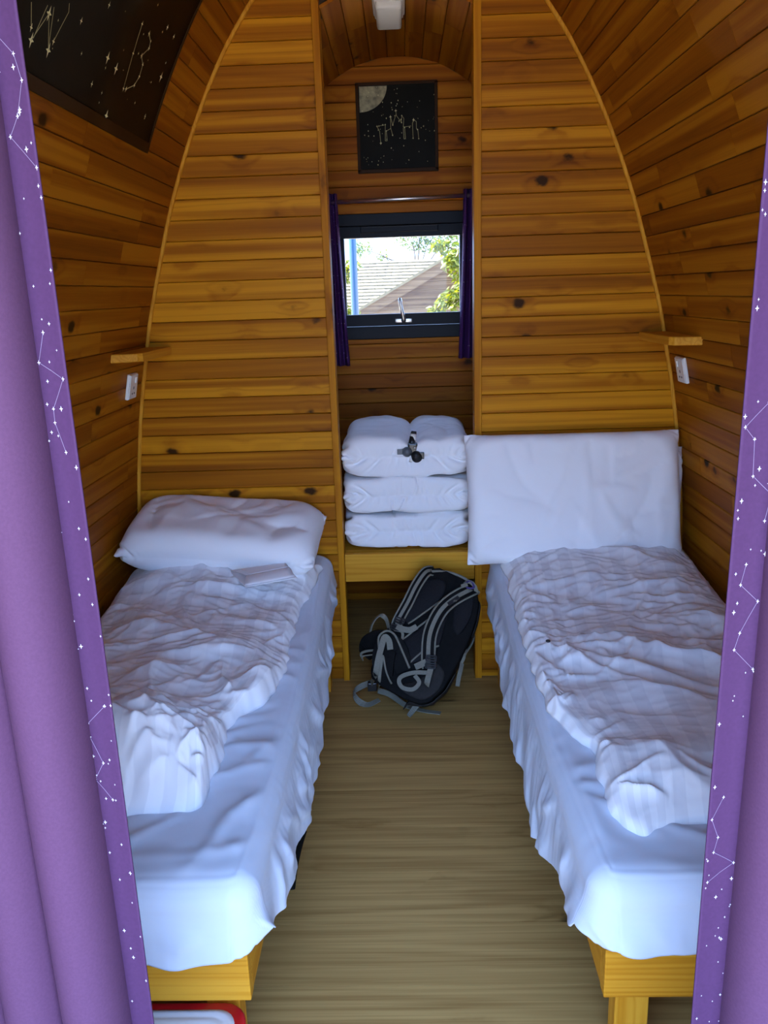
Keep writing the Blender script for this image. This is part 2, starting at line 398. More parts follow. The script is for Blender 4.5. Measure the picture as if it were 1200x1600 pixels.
# ------------------------------------------------------------------ partition panels either side of the niche
def zsec(z0, z1, yf, xfun, c=0.0022, g=0.0007, d=0.014):
    out = []
    for z, y in ((z0+g+c, yf), (z1-g-c, yf), (z1-g, yf+c*1.2), (z1-g, yf+d), (z0+g, yf+d), (z0+g, yf+c*1.2)): out.append((xfun(z), y, z))
    return out
POST = {-1: (-0.281, -0.256), 1: (0.262, 0.289)}
for side, nm, base in ((-1, 'wall_back_left', 0.97), (1, 'wall_back_right', 1.021)):
    xi = POST[side][0] if side < 0 else POST[side][1]
    # backing sheet
    zs = np.linspace(0, 2.60, 40); r0 = [[(xi, YP+0.014, z), (xi, YP+0.024, z), (side*(prof_x(z)+0.01), YP+0.024, z), (side*(prof_x(z)+0.01), YP+0.014, z)] for z in zs]
    pan = struct(MB().loft(r0).build(nm, 'backing'), 'horizontal pine boards beside the niche')
    z = base % PITCH-PITCH
    while z < 2.60:
        z0 = max(0.0, z); z1 = min(2.60, z+PITCH)
        if z1-z0 > 0.01: board(zsec(z0, z1, YP, lambda q: xi), zsec(z0, z1, YP, lambda q: side*(prof_x(q)+0.008)), 'board', 'pine_x', pan)
        z += PITCH
    # post edging the niche
    struct(MB().box(POST[side][0], POST[side][1], YP-0.016, YP+0.06, 0, 2.60, 0.002).build('trim_1' if side < 0 else 'trim_2', 'pine_z'), 'upright pine post at the niche opening')
    # bead along the curved joint
    pts = []
    for s in np.linspace(0, s_of_z(2.60), 70):
        p = prof(s)-prof_n(s)*0.004; pts.append((side*p[0], YP-0.004, p[1]))
    struct(MB().tube(pts, 0.0085, 8).build('trim_3' if side < 0 else 'trim_4', 'frame_z', smooth=True), 'thin curved pine bead where panel meets wall')
hd = struct(MB().box(-0.45, 0.45, YP+0.014, YP+0.024, 2.57, 2.80).build('wall_back_header', 'backing'))
for i in range(3):
    MB().box(-0.45+0.1*i, 0.45-0.1*i, YP, YP+0.013, 2.60+i*PITCH, 2.60+(i+1)*PITCH-0.001, 0.002).build('board', 'pine_x', hd)

# ------------------------------------------------------------------ niche
NX = 0.42; RC = 0.51; ZC = 2.04
WX0, WX1, WZ0, WZ1 = -0.335, 0.345, 1.333, 1.899
nb = MB(); th = 0.05
for x0, x1, z0, z1 in ((-1.1, WX0, 0, 2.8), (WX1, 1.1, 0, 2.8), (WX0, WX1, 0, WZ0), (WX0, WX1, WZ1, 2.8)): nb.box(x0, x1, YB+0.014, YB+th, z0, z1)
nback = struct(nb.build('wall_niche_back', 'backing'), 'pine-boarded back wall of the niche')
def arch_x(z): return min(NX, math.sqrt(max(1e-6, RC*RC-(z-ZC)**2))) if z > ZC else NX
z = 0.035-PITCH
while z < 2.55:
    z0 = max(0, z); z1 = min(z+PITCH, 2.549); z += PITCH
    if z1-z0 < 0.008: continue
    lo = lambda q: -arch_x(q)-0.004; hi = lambda q: arch_x(q)+0.004
    segs = [(lo, hi)] if (z1 <= WZ0 or z0 >= WZ1) else None
    if segs is None:
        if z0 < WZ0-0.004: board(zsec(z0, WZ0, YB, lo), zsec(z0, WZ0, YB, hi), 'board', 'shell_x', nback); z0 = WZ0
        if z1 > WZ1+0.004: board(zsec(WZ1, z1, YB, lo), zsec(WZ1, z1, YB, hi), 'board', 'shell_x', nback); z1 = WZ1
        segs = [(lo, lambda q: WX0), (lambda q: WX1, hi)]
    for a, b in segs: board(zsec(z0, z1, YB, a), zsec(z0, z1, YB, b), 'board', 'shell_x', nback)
for side, nm in ((-1, 'wall_niche_left'), (1, 'wall_niche_right')):
    top = ZC+math.sqrt(RC*RC-NX*NX)
    w = struct(MB().box(*sorted((side*(NX+0.012), side*(NX+0.03))), YP+0.02, YB+0.014, 0, top+0.05).build(nm, 'backing'), 'boarded side of the niche')
    z = 0.0
    while z < top:
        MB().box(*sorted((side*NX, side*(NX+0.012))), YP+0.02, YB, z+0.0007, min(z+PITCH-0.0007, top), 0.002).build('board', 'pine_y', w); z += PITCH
a0 = math.acos(NX/RC); L = RC*(math.pi-2*a0); nbv = 13
ce = []
for i in range(41):
    a = a0-0.03+(math.pi-2*a0+0.06)*i/40; ce.append([((RC+o)*math.cos(a), yy, ZC+(RC+o)*math.sin(a)) for o, yy in ((0.012, YP+0.02), (0.012, YB+0.014), (0.03, YB+0.014), (0.03, YP+0.02))])
ceil = struct(MB().loft(ce).build('ceiling', 'backing'), 'boarded barrel vault over the niche')
for i in range(nbv):
    A = a0+(math.pi-2*a0)*i/nbv; B = a0+(math.pi-2*a0)*(i+1)/nbv
    cut = YP+rng.uniform(0.25, 0.65)
    for y0, y1 in ((YP+0.021, cut), (cut, YB+0.001)):
        def sec(y):
            e = 0.0007/RC; c = 0.003/RC; o = []
            for a, r in ((A+c, RC), (B-c, RC), (B-e, RC+0.003), (B-e, RC+0.011), (A+e, RC+0.011), (A+e, RC+0.003)): o.append((r*math.cos(a), y, ZC+r*math.sin(a)))
            return o
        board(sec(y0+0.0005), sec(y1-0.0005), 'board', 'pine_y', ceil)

# ------------------------------------------------------------------ front gable with its wide doorway (behind the camera's view)
fm = MB(); DX, DZ = 0.92, 2.45
for side in (-1, 1):
    zs = np.linspace(0, DZ, 24)
    fm.loft([[(side*DX, YF-0.05, z), (side*DX, YF, z), (side*max(DX, prof_x(z)+0.02), YF, z), (side*max(DX, prof_x(z)+0.02), YF-0.05, z)] for z in zs])
zs = np.linspace(DZ, 2.83, 24)
fm.loft([[(-prof_x(z)-0.02, YF-0.05, z), (-prof_x(z)-0.02, YF, z), (prof_x(z)+0.02, YF, z), (prof_x(z)+0.02, YF-0.05, z)] for z in zs])
struct(fm.build('wall_front', 'frame_x'))

# ------------------------------------------------------------------ window in the niche
win = bpy.data.objects.new('window_1', None); COL.objects.link(win); struct(win, 'small dark-framed window in the niche')
fy0, fy1 = YB-0.012, YB+0.06
MB().box(WX0, WX1, fy0, fy1, WZ1-0.052, WZ1, 0.003).build('window_frame', 'navy', win)
MB().box(WX0, WX1, fy0, fy1, WZ0, WZ0+0.058, 0.003).build('window_frame', 'navy', win)
MB().box(WX0, WX0+0.04, fy0, fy1, WZ0+0.058, WZ1-0.052, 0.003).build('window_frame', 'navy', win)
MB().box(WX1-0.04, WX1, fy0, fy1, WZ0+0.058, WZ1-0.052, 0.003).build('window_frame', 'navy', win)
sy0, sy1 = YB, YB+0.045; SX0, SX1, SZ0, SZ1 = WX0+0.041, WX1-0.041, WZ0+0.060, WZ1-0.053
MB().box(SX0, SX1, sy0, sy1, SZ1-0.052, SZ1, 0.003).build('sash_rail', 'navy', win)
MB().box(SX0, SX1, sy0, sy1, SZ0, SZ0+0.055, 0.003).build('sash_rail', 'navy', win)
MB().box(SX0, SX0+0.03, sy0, sy1, SZ0+0.055, SZ1-0.052, 0.003).build('sash_stile', 'navy', win)
MB().box(SX1-0.03, SX1, sy0, sy1, SZ0+0.055, SZ1-0.052, 0.003).build('sash_stile', 'navy', win)
MB().box(SX0+0.03, SX1-0.03, YB+0.022, YB+0.027, SZ0+0.055, SZ1-0.052).build('pane', 'glass', win)
vent = MB().box(-0.185, 0.175, YB-0.022, YB-0.0, 1.815, 1.842, 0.004).build('trickle_vent', 'navy', win)
MB().box(-0.18, 0.17, YB-0.0235, YB-0.0222, 1.838, 1.841).build('vent_slot', 'slot', vent)
hb = MB()
hb.box(-0.035, 0.045, YB-0.006, YB, 1.405, 1.425, 0.003)
hb.tube([(0.005, YB-0.006, 1.415), (0.005, YB-0.026, 1.417)], 0.012, 12)
hb.tube(spline([(0.006, YB-0.024, 1.412), (0.001, YB-0.030, 1.445), (-0.008, YB-0.034, 1.49), (-0.011, YB-0.030, 1.52)], 10), [0.010, 0.010, 0.009, 0.009, 0.008, 0.008, 0.008, 0.009, 0.009, 0.006], 10)
hb.build('window_fastener', 'chrome', win, True)

# curtain rod and its two small curtains
rod = thing('curtain_rod', 'thin chrome rod above the small niche window', 'curtain rod', (0.01, YB-0.06, 1.953))
rm = MB().tube([(-0.312, YB-0.06, 1.948), (0.33, YB-0.06, 1.958)], 0.009, 12)
keep(rm.build('rod', 'chrome', None, True), rod)
for x in (-0.318, 0.335): keep(MB().tube([(x, YB-0.06, 1.953), (x, YB, 1.953)], 0.008, 10).build('bracket', 'blackplastic', None, True), rod)

# ------------------------------------------------------------------ flat prints: four-point stars and lines laid on a surface
def star_print(mb, surf, a, b, r):
    ps = []
    for k in range(8):
        q = r if k % 2 == 0 else r*0.28; w = k*math.pi/4; ps.append(surf(a+q*math.sin(w)*(0.75 if k in (2, 6) else 1), b+q*math.cos(w)))
    c = surf(a, b); mb.add([c]+ps, [(0, i+1, (i+1) % 8+1) for i in range(8)])
def line_print(mb, surf, p, q, w):
    p = np.array(p); q = np.array(q); d = q-p; L = np.linalg.norm(d); t = np.array([-d[1], d[0]])/L*w/2; K = max(2, int(L/0.03))
    for k in range(K):
        u0 = p+d*k/K; u1 = p+d*(k+1)/K; mb.add([surf(*(u0-t)), surf(*(u0+t)), surf(*(u1+t)), surf(*(u1-t))], [(0, 1, 2, 3)])

def hanging(name, label, root_loc, plan, z0, z1, mat, nz=40, th=0.0, sway=0.0, seed=0):
    """a drop of cloth: plan(t)->(x,y), t in 0..1"""
    n = 140; P = np.zeros((n, nz, 3))
    for i in range(n):
        t = i/(n-1)
        for j in range(nz):
            h = j/(nz-1); x, y = plan(t, h); P[i, j] = (x, y, z0+(z1-z0)*h)
    return P

def small_curtain(sign, label):
    root = thing('window_curtain', label, 'curtain', (sign*0.31, YB-0.06, 1.21), 'small curtains at the niche window')
    def plan(t, h):
        w = 0.062+0.028*(1-h)**1.3; x = sign*(0.352 if sign > 0 else 0.345)-sign*w*t
        return x, YB-0.058-0.022*math.sin(t*math.pi*5.0+0.6*h)*(0.7+0.3*(1-h))
    P = hanging('drop', '', None, plan, 1.215+(0.02 if sign > 0 else 0), 1.985, None)
    o = grid_mesh('cloth_drop', P, 'nightcloth'); keep(o, root)
    md = o.modifiers.new('t', 'SOLIDIFY'); md.thickness = 0.002
    mb = MB(); r = random.Random(11+sign)
    for k in range(55):
        i = r.randint(2, 137); j = r.randint(1, 37); c = P[i, j]; tx = nrm(P[i+1, j]-P[i-1, j]); tz = np.array([0, 0, 1.0]); no = np.cross(tx, tz); no = -no if no[1] > 0 else no
        star_print(mb, lambda a, b: c+tx*a+tz*b+no*0.002, 0, 0, r.uniform(0.002, 0.004))
    keep(mb.build('star_print', 'print'), root)
small_curtain(-1, 'dark starry curtain at the left of the niche window')
small_curtain(1, 'dark starry curtain at the right of the niche window')

# ------------------------------------------------------------------ purple curtains at the doorway
def door_curtain(sign, xe, label, pitch, folds, strip, seed, stain):
    root = thing('door_curtain', label, 'curtain', (sign*(abs(xe)+0.15), 0.93, 0.0), 'purple curtains at the doorway')
    YC = 0.935; r = random.Random(seed)
    amp = [r.uniform(0.85, 1.15) for _ in range(folds+1)]
    def plan(t, h):
        d = t*folds; k = min(int(d), folds-1); u = d-k
        rr_ = pitch*0.53; th0 = math.acos(min(1.0, 0.5*pitch/rr_)); th = -th0+(math.pi+2*th0)*u
        x = abs(xe)+strip+pitch*(k+0.5)-rr_*math.cos(th)+0.004*math.sin(3*h+k*1.7)
        y = YC-rr_*1.25*amp[k]*(math.sin(th)+math.sin(th0))+0.012+0.006*math.sin(4*h+k)
        return sign*x, y
    n = 46*folds; nz = 36; P = np.zeros((n, nz, 3))
    for i in range(n):
        for j in range(nz):
            h = j/(nz-1); x, y = plan(i/(n-1), h); P[i, j] = (x, y, 0.015+2.13*h)
    o = keep(grid_mesh('lining', P, 'lining'), root); md = o.modifiers.new('t', 'SOLIDIFY'); md.thickness = 0.002; md.offset = 1 if sign > 0 else -1
    # leading edge: the printed face turned out, from the first fold back to the hem
    ns = 14; S = np.zeros((ns, nz, 3))
    def surf0(a, h):   # a 0 at hem .. 1 at fold
        x = abs(xe)+(strip+0.006)*a; y = YC-0.004+0.012*math.sin(a*math.pi*0.5)+0.006*math.sin(3.1*h+0.5)*(1-a)
        return np.array([sign*x, y, 0.015+2.13*h])
    for i in range(ns):
        for j in range(nz): S[i, j] = surf0(i/(ns-1), j/(nz-1))
    o = keep(grid_mesh('leading_edge', S, 'purple'), root); md = o.modifiers.new('t', 'SOLIDIFY'); md.thickness = 0.002; md.offset = 1 if sign > 0 else -1
    mb = MB(); ml_ = MB(); wS = strip+0.006
    sf = lambda a, b: surf0(a/wS, (b-0.015)/2.13)+np.array([-sign*0.0022, -0.0034, 0])
    stars = []
    for k in range(80):
        a = r.uniform(0.08, 0.95)*wS; b = r.uniform(0.4, 2.0); stars.append((a, b)); star_print(mb, sf, a, b, r.choice((0.0016, 0.002, 0.0026, 0.0036)))
    for b0 in (1.52, 1.05, 1.83) if sign < 0 else (1.42, 1.22, 0.9):
        pts = [(r.uniform(0.1, 0.95)*wS, b0-0.028*i+r.uniform(-.008, .008)) for i in range(6)]
        for p, q in zip(pts[:-1], pts[1:]): line_print(ml_, sf, p, q, 0.0005)
        for p in pts: star_print(mb, sf, p[0], p[1], 0.0030)
    keep(mb.build('star_print', 'print'), root); keep(ml_.build('constellation_lines', 'lilacline'), root)
    if stain:
        fx, z0, L = stain; st = MB(); base = [];
        def sf2(a, b):
            x = fx+a; t = (x-abs(xe)-strip)/(pitch*folds); px, py = plan(t, (b-0.015)/2.13); return np.array([px, py-0.004, b])
        ws = [0.002, 0.006, 0.008, 0.006, 0.005, 0.004, 0.003, 0.001]
        cs = [0, 0.0, 0.001, 0.0, -0.001, -0.003, -0.004, -0.006]
        for i in range(7):
            b0 = z0-L*i/7; b1 = z0-L*(i+1)/7
            st.add([sf2(cs[i]-ws[i], b0), sf2(cs[i]+ws[i], b0), sf2(cs[i+1]+ws[i+1], b1), sf2(cs[i+1]-ws[i+1], b1)], [(0, 1, 2, 3)])
        keep(st.build('stain_mark', 'stain'), root)
door_curtain(-1, -0.386, 'purple blackout curtain bunched at the left side of the doorway', 0.080, 5, 0.036, 5, (0.500, 0.665, 0.06))
door_curtain(1, 0.385, 'purple blackout curtain bunched at the right side of the doorway', 0.082, 5, 0.044, 9, None)

# ------------------------------------------------------------------ posters
pr = thing('wall_poster', 'dark framed print of a moon and star constellation on the niche wall', 'poster', (0, YB-0.004, 2.076))
PXa, PXb, PZa, PZb = -0.181, 0.176, 2.076, 2.443
keep(MB().box(PXa, PXb, YB-0.010, YB-0.001, PZa, PZb).build('sheet', 'night'), pr)
for x0, x1, z0, z1 in ((PXa-.004, PXa+.010, PZa, PZb), (PXb-.010, PXb+.004, PZa, PZb), (PXa-.004, PXb+.004, PZb-.010, PZb+.003), (PXa-.004, PXb+.004, PZa-.004, PZa+.012)):
    keep(MB().box(x0, x1, YB-0.016, YB-0.001, z0, z1, 0.002).build('frame_bar', 'border'), pr)
W_, H_ = PXb-PXa, PZb-PZa
sf = lambda a, b: np.array([PXa+(a-115)/955*W_, YB-0.0112, PZb-(b-75)/1050*H_])
mb = MB(); r = random.Random(4)
for k in range(75): star_print(mb, sf, r.uniform(170, 1040), r.uniform(120, 1060), r.choice((5, 6, 8, 11)))
for p in [(580, 405), (515, 475), (790, 520), (390, 780), (535, 690), (650, 465), (780, 735), (848, 742), (640, 510), (350, 580), (420, 565), (450, 565), (835, 635), (460, 640), (540, 570), (645, 545), (680, 605), (740, 605)]: star_print(mb, sf, p[0], p[1], 22 if p[1] in (405, 475, 520, 780) else 13)
keep(mb.build('star_print', 'starprint'), pr)
mb = MB()
for pl in ([(390, 780), (380, 640), (350, 580), (450, 565), (445, 755), (468, 755), (460, 640), (515, 610), (515, 475), (540, 570), (580, 450)], [(580, 405), (585, 460), (645, 545), (650, 465), (675, 500), (665, 600), (760, 590)], [(665, 610), (670, 740), (688, 740), (682, 610)], [(780, 735), (776, 560), (790, 520), (822, 540), (822, 625), (838, 635), (848, 742)], [(515, 610), (535, 690)]):
    for p, q in zip(pl[:-1], pl[1:]): line_print(mb, sf, p, q, 4.5)
keep(mb.build('constellation_lines', 'starline'), pr)
mb = MB(); c = sf(150, 110); ps = [c]
for i in range(21):
    w = math.pi/2*i/20; ps.append(sf(150+330*math.cos(w), 110+300*math.sin(w)))
mb.add([p+np.array([0, 0.0004, 0]) for p in ps], [(0, i, i+1) for i in range(1, 21)]); keep(mb.build('moon_print', 'moon'), pr)

pl = thing('wall_poster', 'large dark star-map print on the curved left wall', 'poster', (-0.77, 2.2, 1.985))
S0 = s_of_z(1.985); PY0, PY1 = 1.20, 2.672; PH = 0.80
def psurf(yy, b, o=0.004):
    s = S0+b; p = prof(s)-prof_n(s)*o; return np.array([-p[0], yy, p[1]])
def sheet(y0, y1, b0, b1, o, name, mat, parent, thick=0.003):
    P = np.array([[psurf(yy, b, o) for b in np.linspace(b0, b1, 16)] for yy in np.linspace(y0, y1, 4)])
    ob = keep(grid_mesh(name, P, mat), parent); md = ob.modifiers.new('t', 'SOLIDIFY'); md.thickness = thick; md.offset = 1; return ob
sheet(PY0, PY1, 0, PH, 0.004, 'sheet', 'night', pl)
sheet(PY0, PY1, 0.0, 0.030, 0.0095, 'border_strip', 'border', pl, 0.002)
sheet(PY1-0.012, PY1, 0.030, PH, 0.0095, 'border_strip', 'border', pl, 0.002)
def pixwall(px, py):
    v = np.array([px-600, 800-py, FPX]); d = np.array([v @ _X, v @ _Y, v @ _Z]); lo = None
    for t in np.linspace(1.0, 5.0, 4000)/np.linalg.norm(d):
        p = np.array([0, 0, CAMH])+d*t
        if abs(p[0]) > prof_x(min(p[2], 2.83)): return p[1], s_of_z(p[2])-S0
    return 2.0, 0.2
mb = MB(); ml = MB(); sfw = lambda a, b: psurf(a, b, 0.0090)
big = [(161, 179), (42, 60), (69, 76), (70, 18), (77, 62), (42, 40), (217, 35), (228, 50), (228, 73), (216, 85), (218, 99), (213, 117), (205, 131), (192, 137), (188, 136), (203, 81), (163, 88), (176, 105), (138, 129), (121, 30), (247, 118), (257, 40), (267, 55), (222, 180), (165, 5)]
for k, p in enumerate(big): star_print(mb, sfw, *pixwall(*p), 0.016 if k in (0, 1, 2, 3, 16, 17, 20) else 0.009)
for k in range(90): star_print(mb, sfw, r.uniform(PY0+.05, PY1-.05), r.uniform(0.05, PH-.03), r.choice((0.0025, 0.0035, 0.005)))
keep(mb.build('star_print', 'starprint'), pl)
for chain in ([(188, 136), (203, 81), (217, 35)], [(228, 50), (230, 62), (228, 73), (216, 85), (218, 99), (213, 117), (205, 131), (192, 137)], [(42, 60), (70, 18), (69, 76), (78, 8)], [(77, 62), (101, 16), (102, 2)], [(42, 40), (42, 0)], [(45, 57), (68, 5)]):
    q = [pixwall(*p) for p in chain]
    for a, b in zip(q[:-1], q[1:]): line_print(ml, sfw, a, b, 0.0022)
keep(ml.build('constellation_lines', 'starline'), pl)

# ------------------------------------------------------------------ sockets, corner shelves, lamp
def socket(side, label):
    zc = 1.252; s = s_of_z(zc); p = prof(s); no = prof_n(s); t = nrm(np.array([-no[1], no[0]])); yc = 2.925
    root = thing('wall_socket', label, 'socket', (side*p[0], yc, p[1]), 'white wall sockets')
    def fr(c):   # local: x along wall (y), y up the wall, z into the room
        q = p+t*c[1]-no*c[2]; return Vector((side*q[0]-root.location.x, yc+c[0]-root.location.y, q[1]-root.location.z))
    MB().box(-0.043, 0.043, -0.046, 0.046, 0.001, 0.013, 0.004, fr).build('faceplate', 'whiteplastic', root)
    MB().box(-0.040, 0.040, -0.043, 0.043, 0.013, 0.016, 0.002, fr).build('raised_face', 'whiteplastic', root)
    MB().box(0.006, 0.019, 0.012, 0.034, 0.016, 0.021, 0.002, fr).build('switch_rocker', 'whiteplastic', root)
    for a, b, w, h in ((0, -0.004, 0.0035, 0.005), (-0.011, -0.024, 0.0045, 0.003), (0.011, -0.024, 0.0045, 0.003)):
        MB().box(a-w, a+w, b-h, b+h, 0.0158, 0.0164, 0, fr).build('pin_slot', 'slot', root)
socket(-1, 'white switched wall socket above the left bed')
socket(1, 'white switched wall socket above the right bed')
def shelf(side, label):
    zb = 1.350; th = 0.028; xw0 = prof_x(zb)-0.001
    A = [(xw0, 2.70), (xw0, YP-0.002), (0.868, YP-0.002), (0.872, 2.745), (0.885, 2.725)]
    ch = 0.004; c = np.mean(A, axis=0)
    def ring(z, sh): return [(side*(x+(c[0]-x)*sh), y+(c[1]-y)*sh, z) for x, y in A]
    o = MB().loft([ring(zb, 0.02), ring(zb+0.003, 0), ring(zb+th-0.003, 0), ring(zb+th, 0.02)]).build('corner_shelf', 'frame_y')
    tag(rebase(o, (side*0.92, 2.9, zb)), label, 'shelf', 'small wooden corner shelves')
shelf(-1, 'small pine corner shelf above the left wall socket')
shelf(1, 'small pine corner shelf above the right wall socket')
lamp = thing('ceiling_lamp', 'white plastic bulkhead lamp on the niche vault', 'lamp', (-0.022, 3.27, 2.55))
keep(MB().box(-0.080, 0.036, 3.13, 3.37, 2.528, 2.550, 0.008).build('base_plate', 'whiteplastic', None, True), lamp)
keep(MB().box(-0.074, 0.030, 3.14, 3.345, 2.512, 2.529, 0.006).build('bezel', 'whiteplastic', None, True), lamp)
keep(MB().box(-0.068, 0.024, 3.15, 3.385, 2.486, 2.520, 0.012).build('diffuser', 'diffuser', None, True), lamp)

# ------------------------------------------------------------------ bed frames
YBF = 1.262
def bed_frame(side, xa, label):
    xw = prof_x(0.3)-0.012
    root = thing('bed_frame', label, 'bed', (side*0.7, 2.1, 0), 'pine bed frames')
    def bx(x0, x1, y0, y1, z0, z1, nm, m, b=0.003): keep(MB().box(*sorted((side*x0, side*x1)), y0, y1, z0, z1, b).build(nm, m), root)
    z0, z1 = 0.237, 0.347
    bx(xa, xw, YBF, YBF+0.030, z0, z1, 'end_board', 'frame_x')
    bx(xa+0.001, xa+0.029, YBF+0.031, 3.03, z0+0.001, z1-0.001, 'side_rail', 'frame_y')
    bx(xw-0.03, xw, YBF+0.031, 3.03, z0, z1, 'side_rail', 'frame_y')
    bx(xa+0.030, xw-0.031, 3.0, 3.03, z0, z1, 'end_board', 'frame_x')
    for k in range(9): 
        y = YBF+0.12+k*0.19; bx(xa+0.03, xw-0.031, y, y+0.07, z1-0.02, z1-0.001, 'slat', 'frame_x')
    for (a, b) in ((xa+0.032, YBF+0.033), (xw-0.11, YBF+0.033)): bx(a, a+0.066, b, b+0.045, 0, z1-0.022, 'leg', 'frame_z')
    bx(xa+0.001, xa+0.029, 2.965, 3.03, 0.0, z0-0.001, 'leg', 'frame_z'); bx(xw-0.05, xw-0.005, 2.965, 3.03, 0.0, z0-0.001, 'leg', 'frame_z')
bed_frame(-1, 0.325, 'pine bed frame under the left mattress')
bed_frame(1, 0.350, 'pine bed frame under the right mattress')

# ------------------------------------------------------------------ mattresses in white sheets
def zt(y): return 0.498+0.05*sstep(np.asarray(y, float), 2.45, 3.0)
def mattress(side, xa, hem, label, seed):
    """sheet wrapped over a mattress: flat on top, hanging over the aisle side and the foot"""
    r = 0.055; yf = YBF-0.004; xw = 1.045; yb = 3.055
    du = 0.0125
    U = np.arange(-0.34, xw-xa, du); Vv = np.arange(-0.24, yb-yf, du)          # distances from the aisle edge and the foot edge
    u, v = np.meshgrid(U, Vv, indexing='ij')
    eu = np.maximum(0, r-u); ev = np.maximum(0, r-v); e = np.maximum(eu, ev)    # excess beyond the core
    yy_at = yf+np.clip(v, 0, 2)
    hz = np.interp(yy_at, hem[0], hem[1])+0.022*perlin(yy_at*7, u*3, seed)       # hem height along the aisle
    hz_f = np.interp(xa+np.clip(u, 0, 1), hem[2], hem[3])+0.008*perlin(u*14, v*2, seed+1)
    w = np.where(eu+ev > 0, ev/(eu+ev+1e-9), 0); hh = hz*(1-w)+hz_f*w
    full = r*math.pi/2+np.maximum(0.02, (zt(yy_at)-r-hh))
    es = np.maximum(eu/(0.34+r), ev/(0.24+r))*full
    dl = np.sqrt(eu**2+ev**2)+1e-9; dx, dy = eu/dl, ev/dl
    arc = np.clip(es/r, 0, math.pi/2); down = np.maximum(0, es-r*math.pi/2)
    X = xa+np.maximum(u, r)-dx*r*np.sin(arc); Y = yf+np.maximum(v, r)-dy*r*np.sin(arc)
    Z = zt(Y)-r*(1-np.cos(arc))-down
    flare = 0.010*sstep(down, 0, 0.15)*(1+2.2*perlin(Y*7+3, X*9, seed+2)); X = X-dx*flare; Y = Y-dy*flare
    P = np.stack([X, Y, Z], -1)
    REST = P.copy()
    P[..., 2] += 0.003
    P0 = P.copy(); cz = zt(P0[..., 1])-r
    pin = np.zeros(P.shape[:2], bool); pin[-2:, :] = True; pin[:, -2:] = True
    soft = (e > 0.04)[..., None]*0.06
    def coll(Pc):
        x, y, z = Pc[..., 0], Pc[..., 1], Pc[..., 2]
        ddx = np.minimum(0, x-(xa+r)); ddy = np.minimum(0, y-(yf+r)); ddz = np.maximum(0, z-(zt(y)-r))
        d = np.sqrt(ddx**2+ddy**2+ddz**2); ins = d < r
        deep = d < 1e-6
        k = np.where(ins & ~deep, r/np.maximum(d, 1e-6), 1.0)
        Pc[..., 0] = np.where(ins & ~deep, xa+r+ddx*k, x)*(ddx < 0)+x*(ddx >= 0)
        Pc[..., 1] = np.where(ins & ~deep, yf+r+ddy*k, y)*(ddy < 0)+y*(ddy >= 0)
        Pc[..., 2] = np.where(deep, zt(y), np.where(ins & (ddz > 0), zt(y)-r+ddz*k, z))
        Pc[pin] = P0[pin]
        Pc += (P0-Pc)*soft
        np.maximum(Pc[..., 2], 0.10, out=Pc[..., 2])
    def post(Pc, Q): Q += (Pc-Q)*0.35
    P = cloth(P, REST, steps=34, sub=5, g=-0.0012, collide=coll, post=post, bend=0.14, far=3, scu=1.012, scv=1.022)
    wr = strokes(X, Y, seed+30, 60, (xa, 1.0, 1.3, 3.0), lambda x, y: -34 if x < 0.45 else -10, 24, (.06, .30), (.008, .018), (.006, .021))
    P[..., 2] += wr*np.clip(1-e/0.05, 0, 1)+0.0025*np.maximum(0, 1-2*np.abs(perlin(X*12, Y*17, seed+33)))
    # the hanging side: broad soft folds and slanting drag lines
    sd = np.clip(down/0.05, 0, 1); hang = zt(yy_at)-Z
    fold = 0.016*np.maximum(0, perlin(Y*6.5+0.8*perlin(Y*3, hang*5, seed+8), hang*2.5, seed+6))+strokes(Y, hang, seed+50, 55, (1.3, 3.0, 0.0, 0.32), 52, 24, (.04, .16), (.007, .016), (.006, .020))
    P[..., 0] -= dx*sd*(fold+0.004); P[..., 1] -= dy*sd*(0.004+strokes(X, hang, seed+60, 22, (xa, 1.0, 0.0, 0.2), 70, 30, (.03, .10), (.008, .018), (.005, .016)))
    P[..., 0] *= side
    if side > 0: P = P[::-1]
    o = grid_mesh('mattress', P, 'sheetcotton', uv=np.stack([u, v], -1), subsurf=1)
    md = o.modifiers.new('t', 'SOLIDIFY'); md.thickness = 0.003; md.offset = -1
    rebase(o, (side*0.7, 2.1, 0.35)); return tag(o, label, 'mattress', 'sheeted mattresses')
mattress(-1, 0.303, ([1.25, 1.33, 1.40, 1.45, 1.99, 2.50, 2.72, 3.0], [0.375, 0.35, 0.32, 0.305, 0.21, 0.27, 0.345, 0.42], [0.28, 0.45, 0.55, 0.62, 1.05], [0.352, 0.333, 0.342, 0.338, 0.34]), 'mattress in a white sheet on the left bed', 21)
mattress(1, 0.322, ([1.25, 1.36, 1.5, 1.62, 1.80, 1.95, 2.4, 2.75, 3.0], [0.37, 0.345, 0.31, 0.27, 0.20, 0.21, 0.24, 0.32, 0.38], [0.3, 0.4, 0.6, 1.05], [0.365, 0.352, 0.365, 0.36]), 'mattress in a white sheet on the right bed', 41)
print('sheets', time.time()-T0)

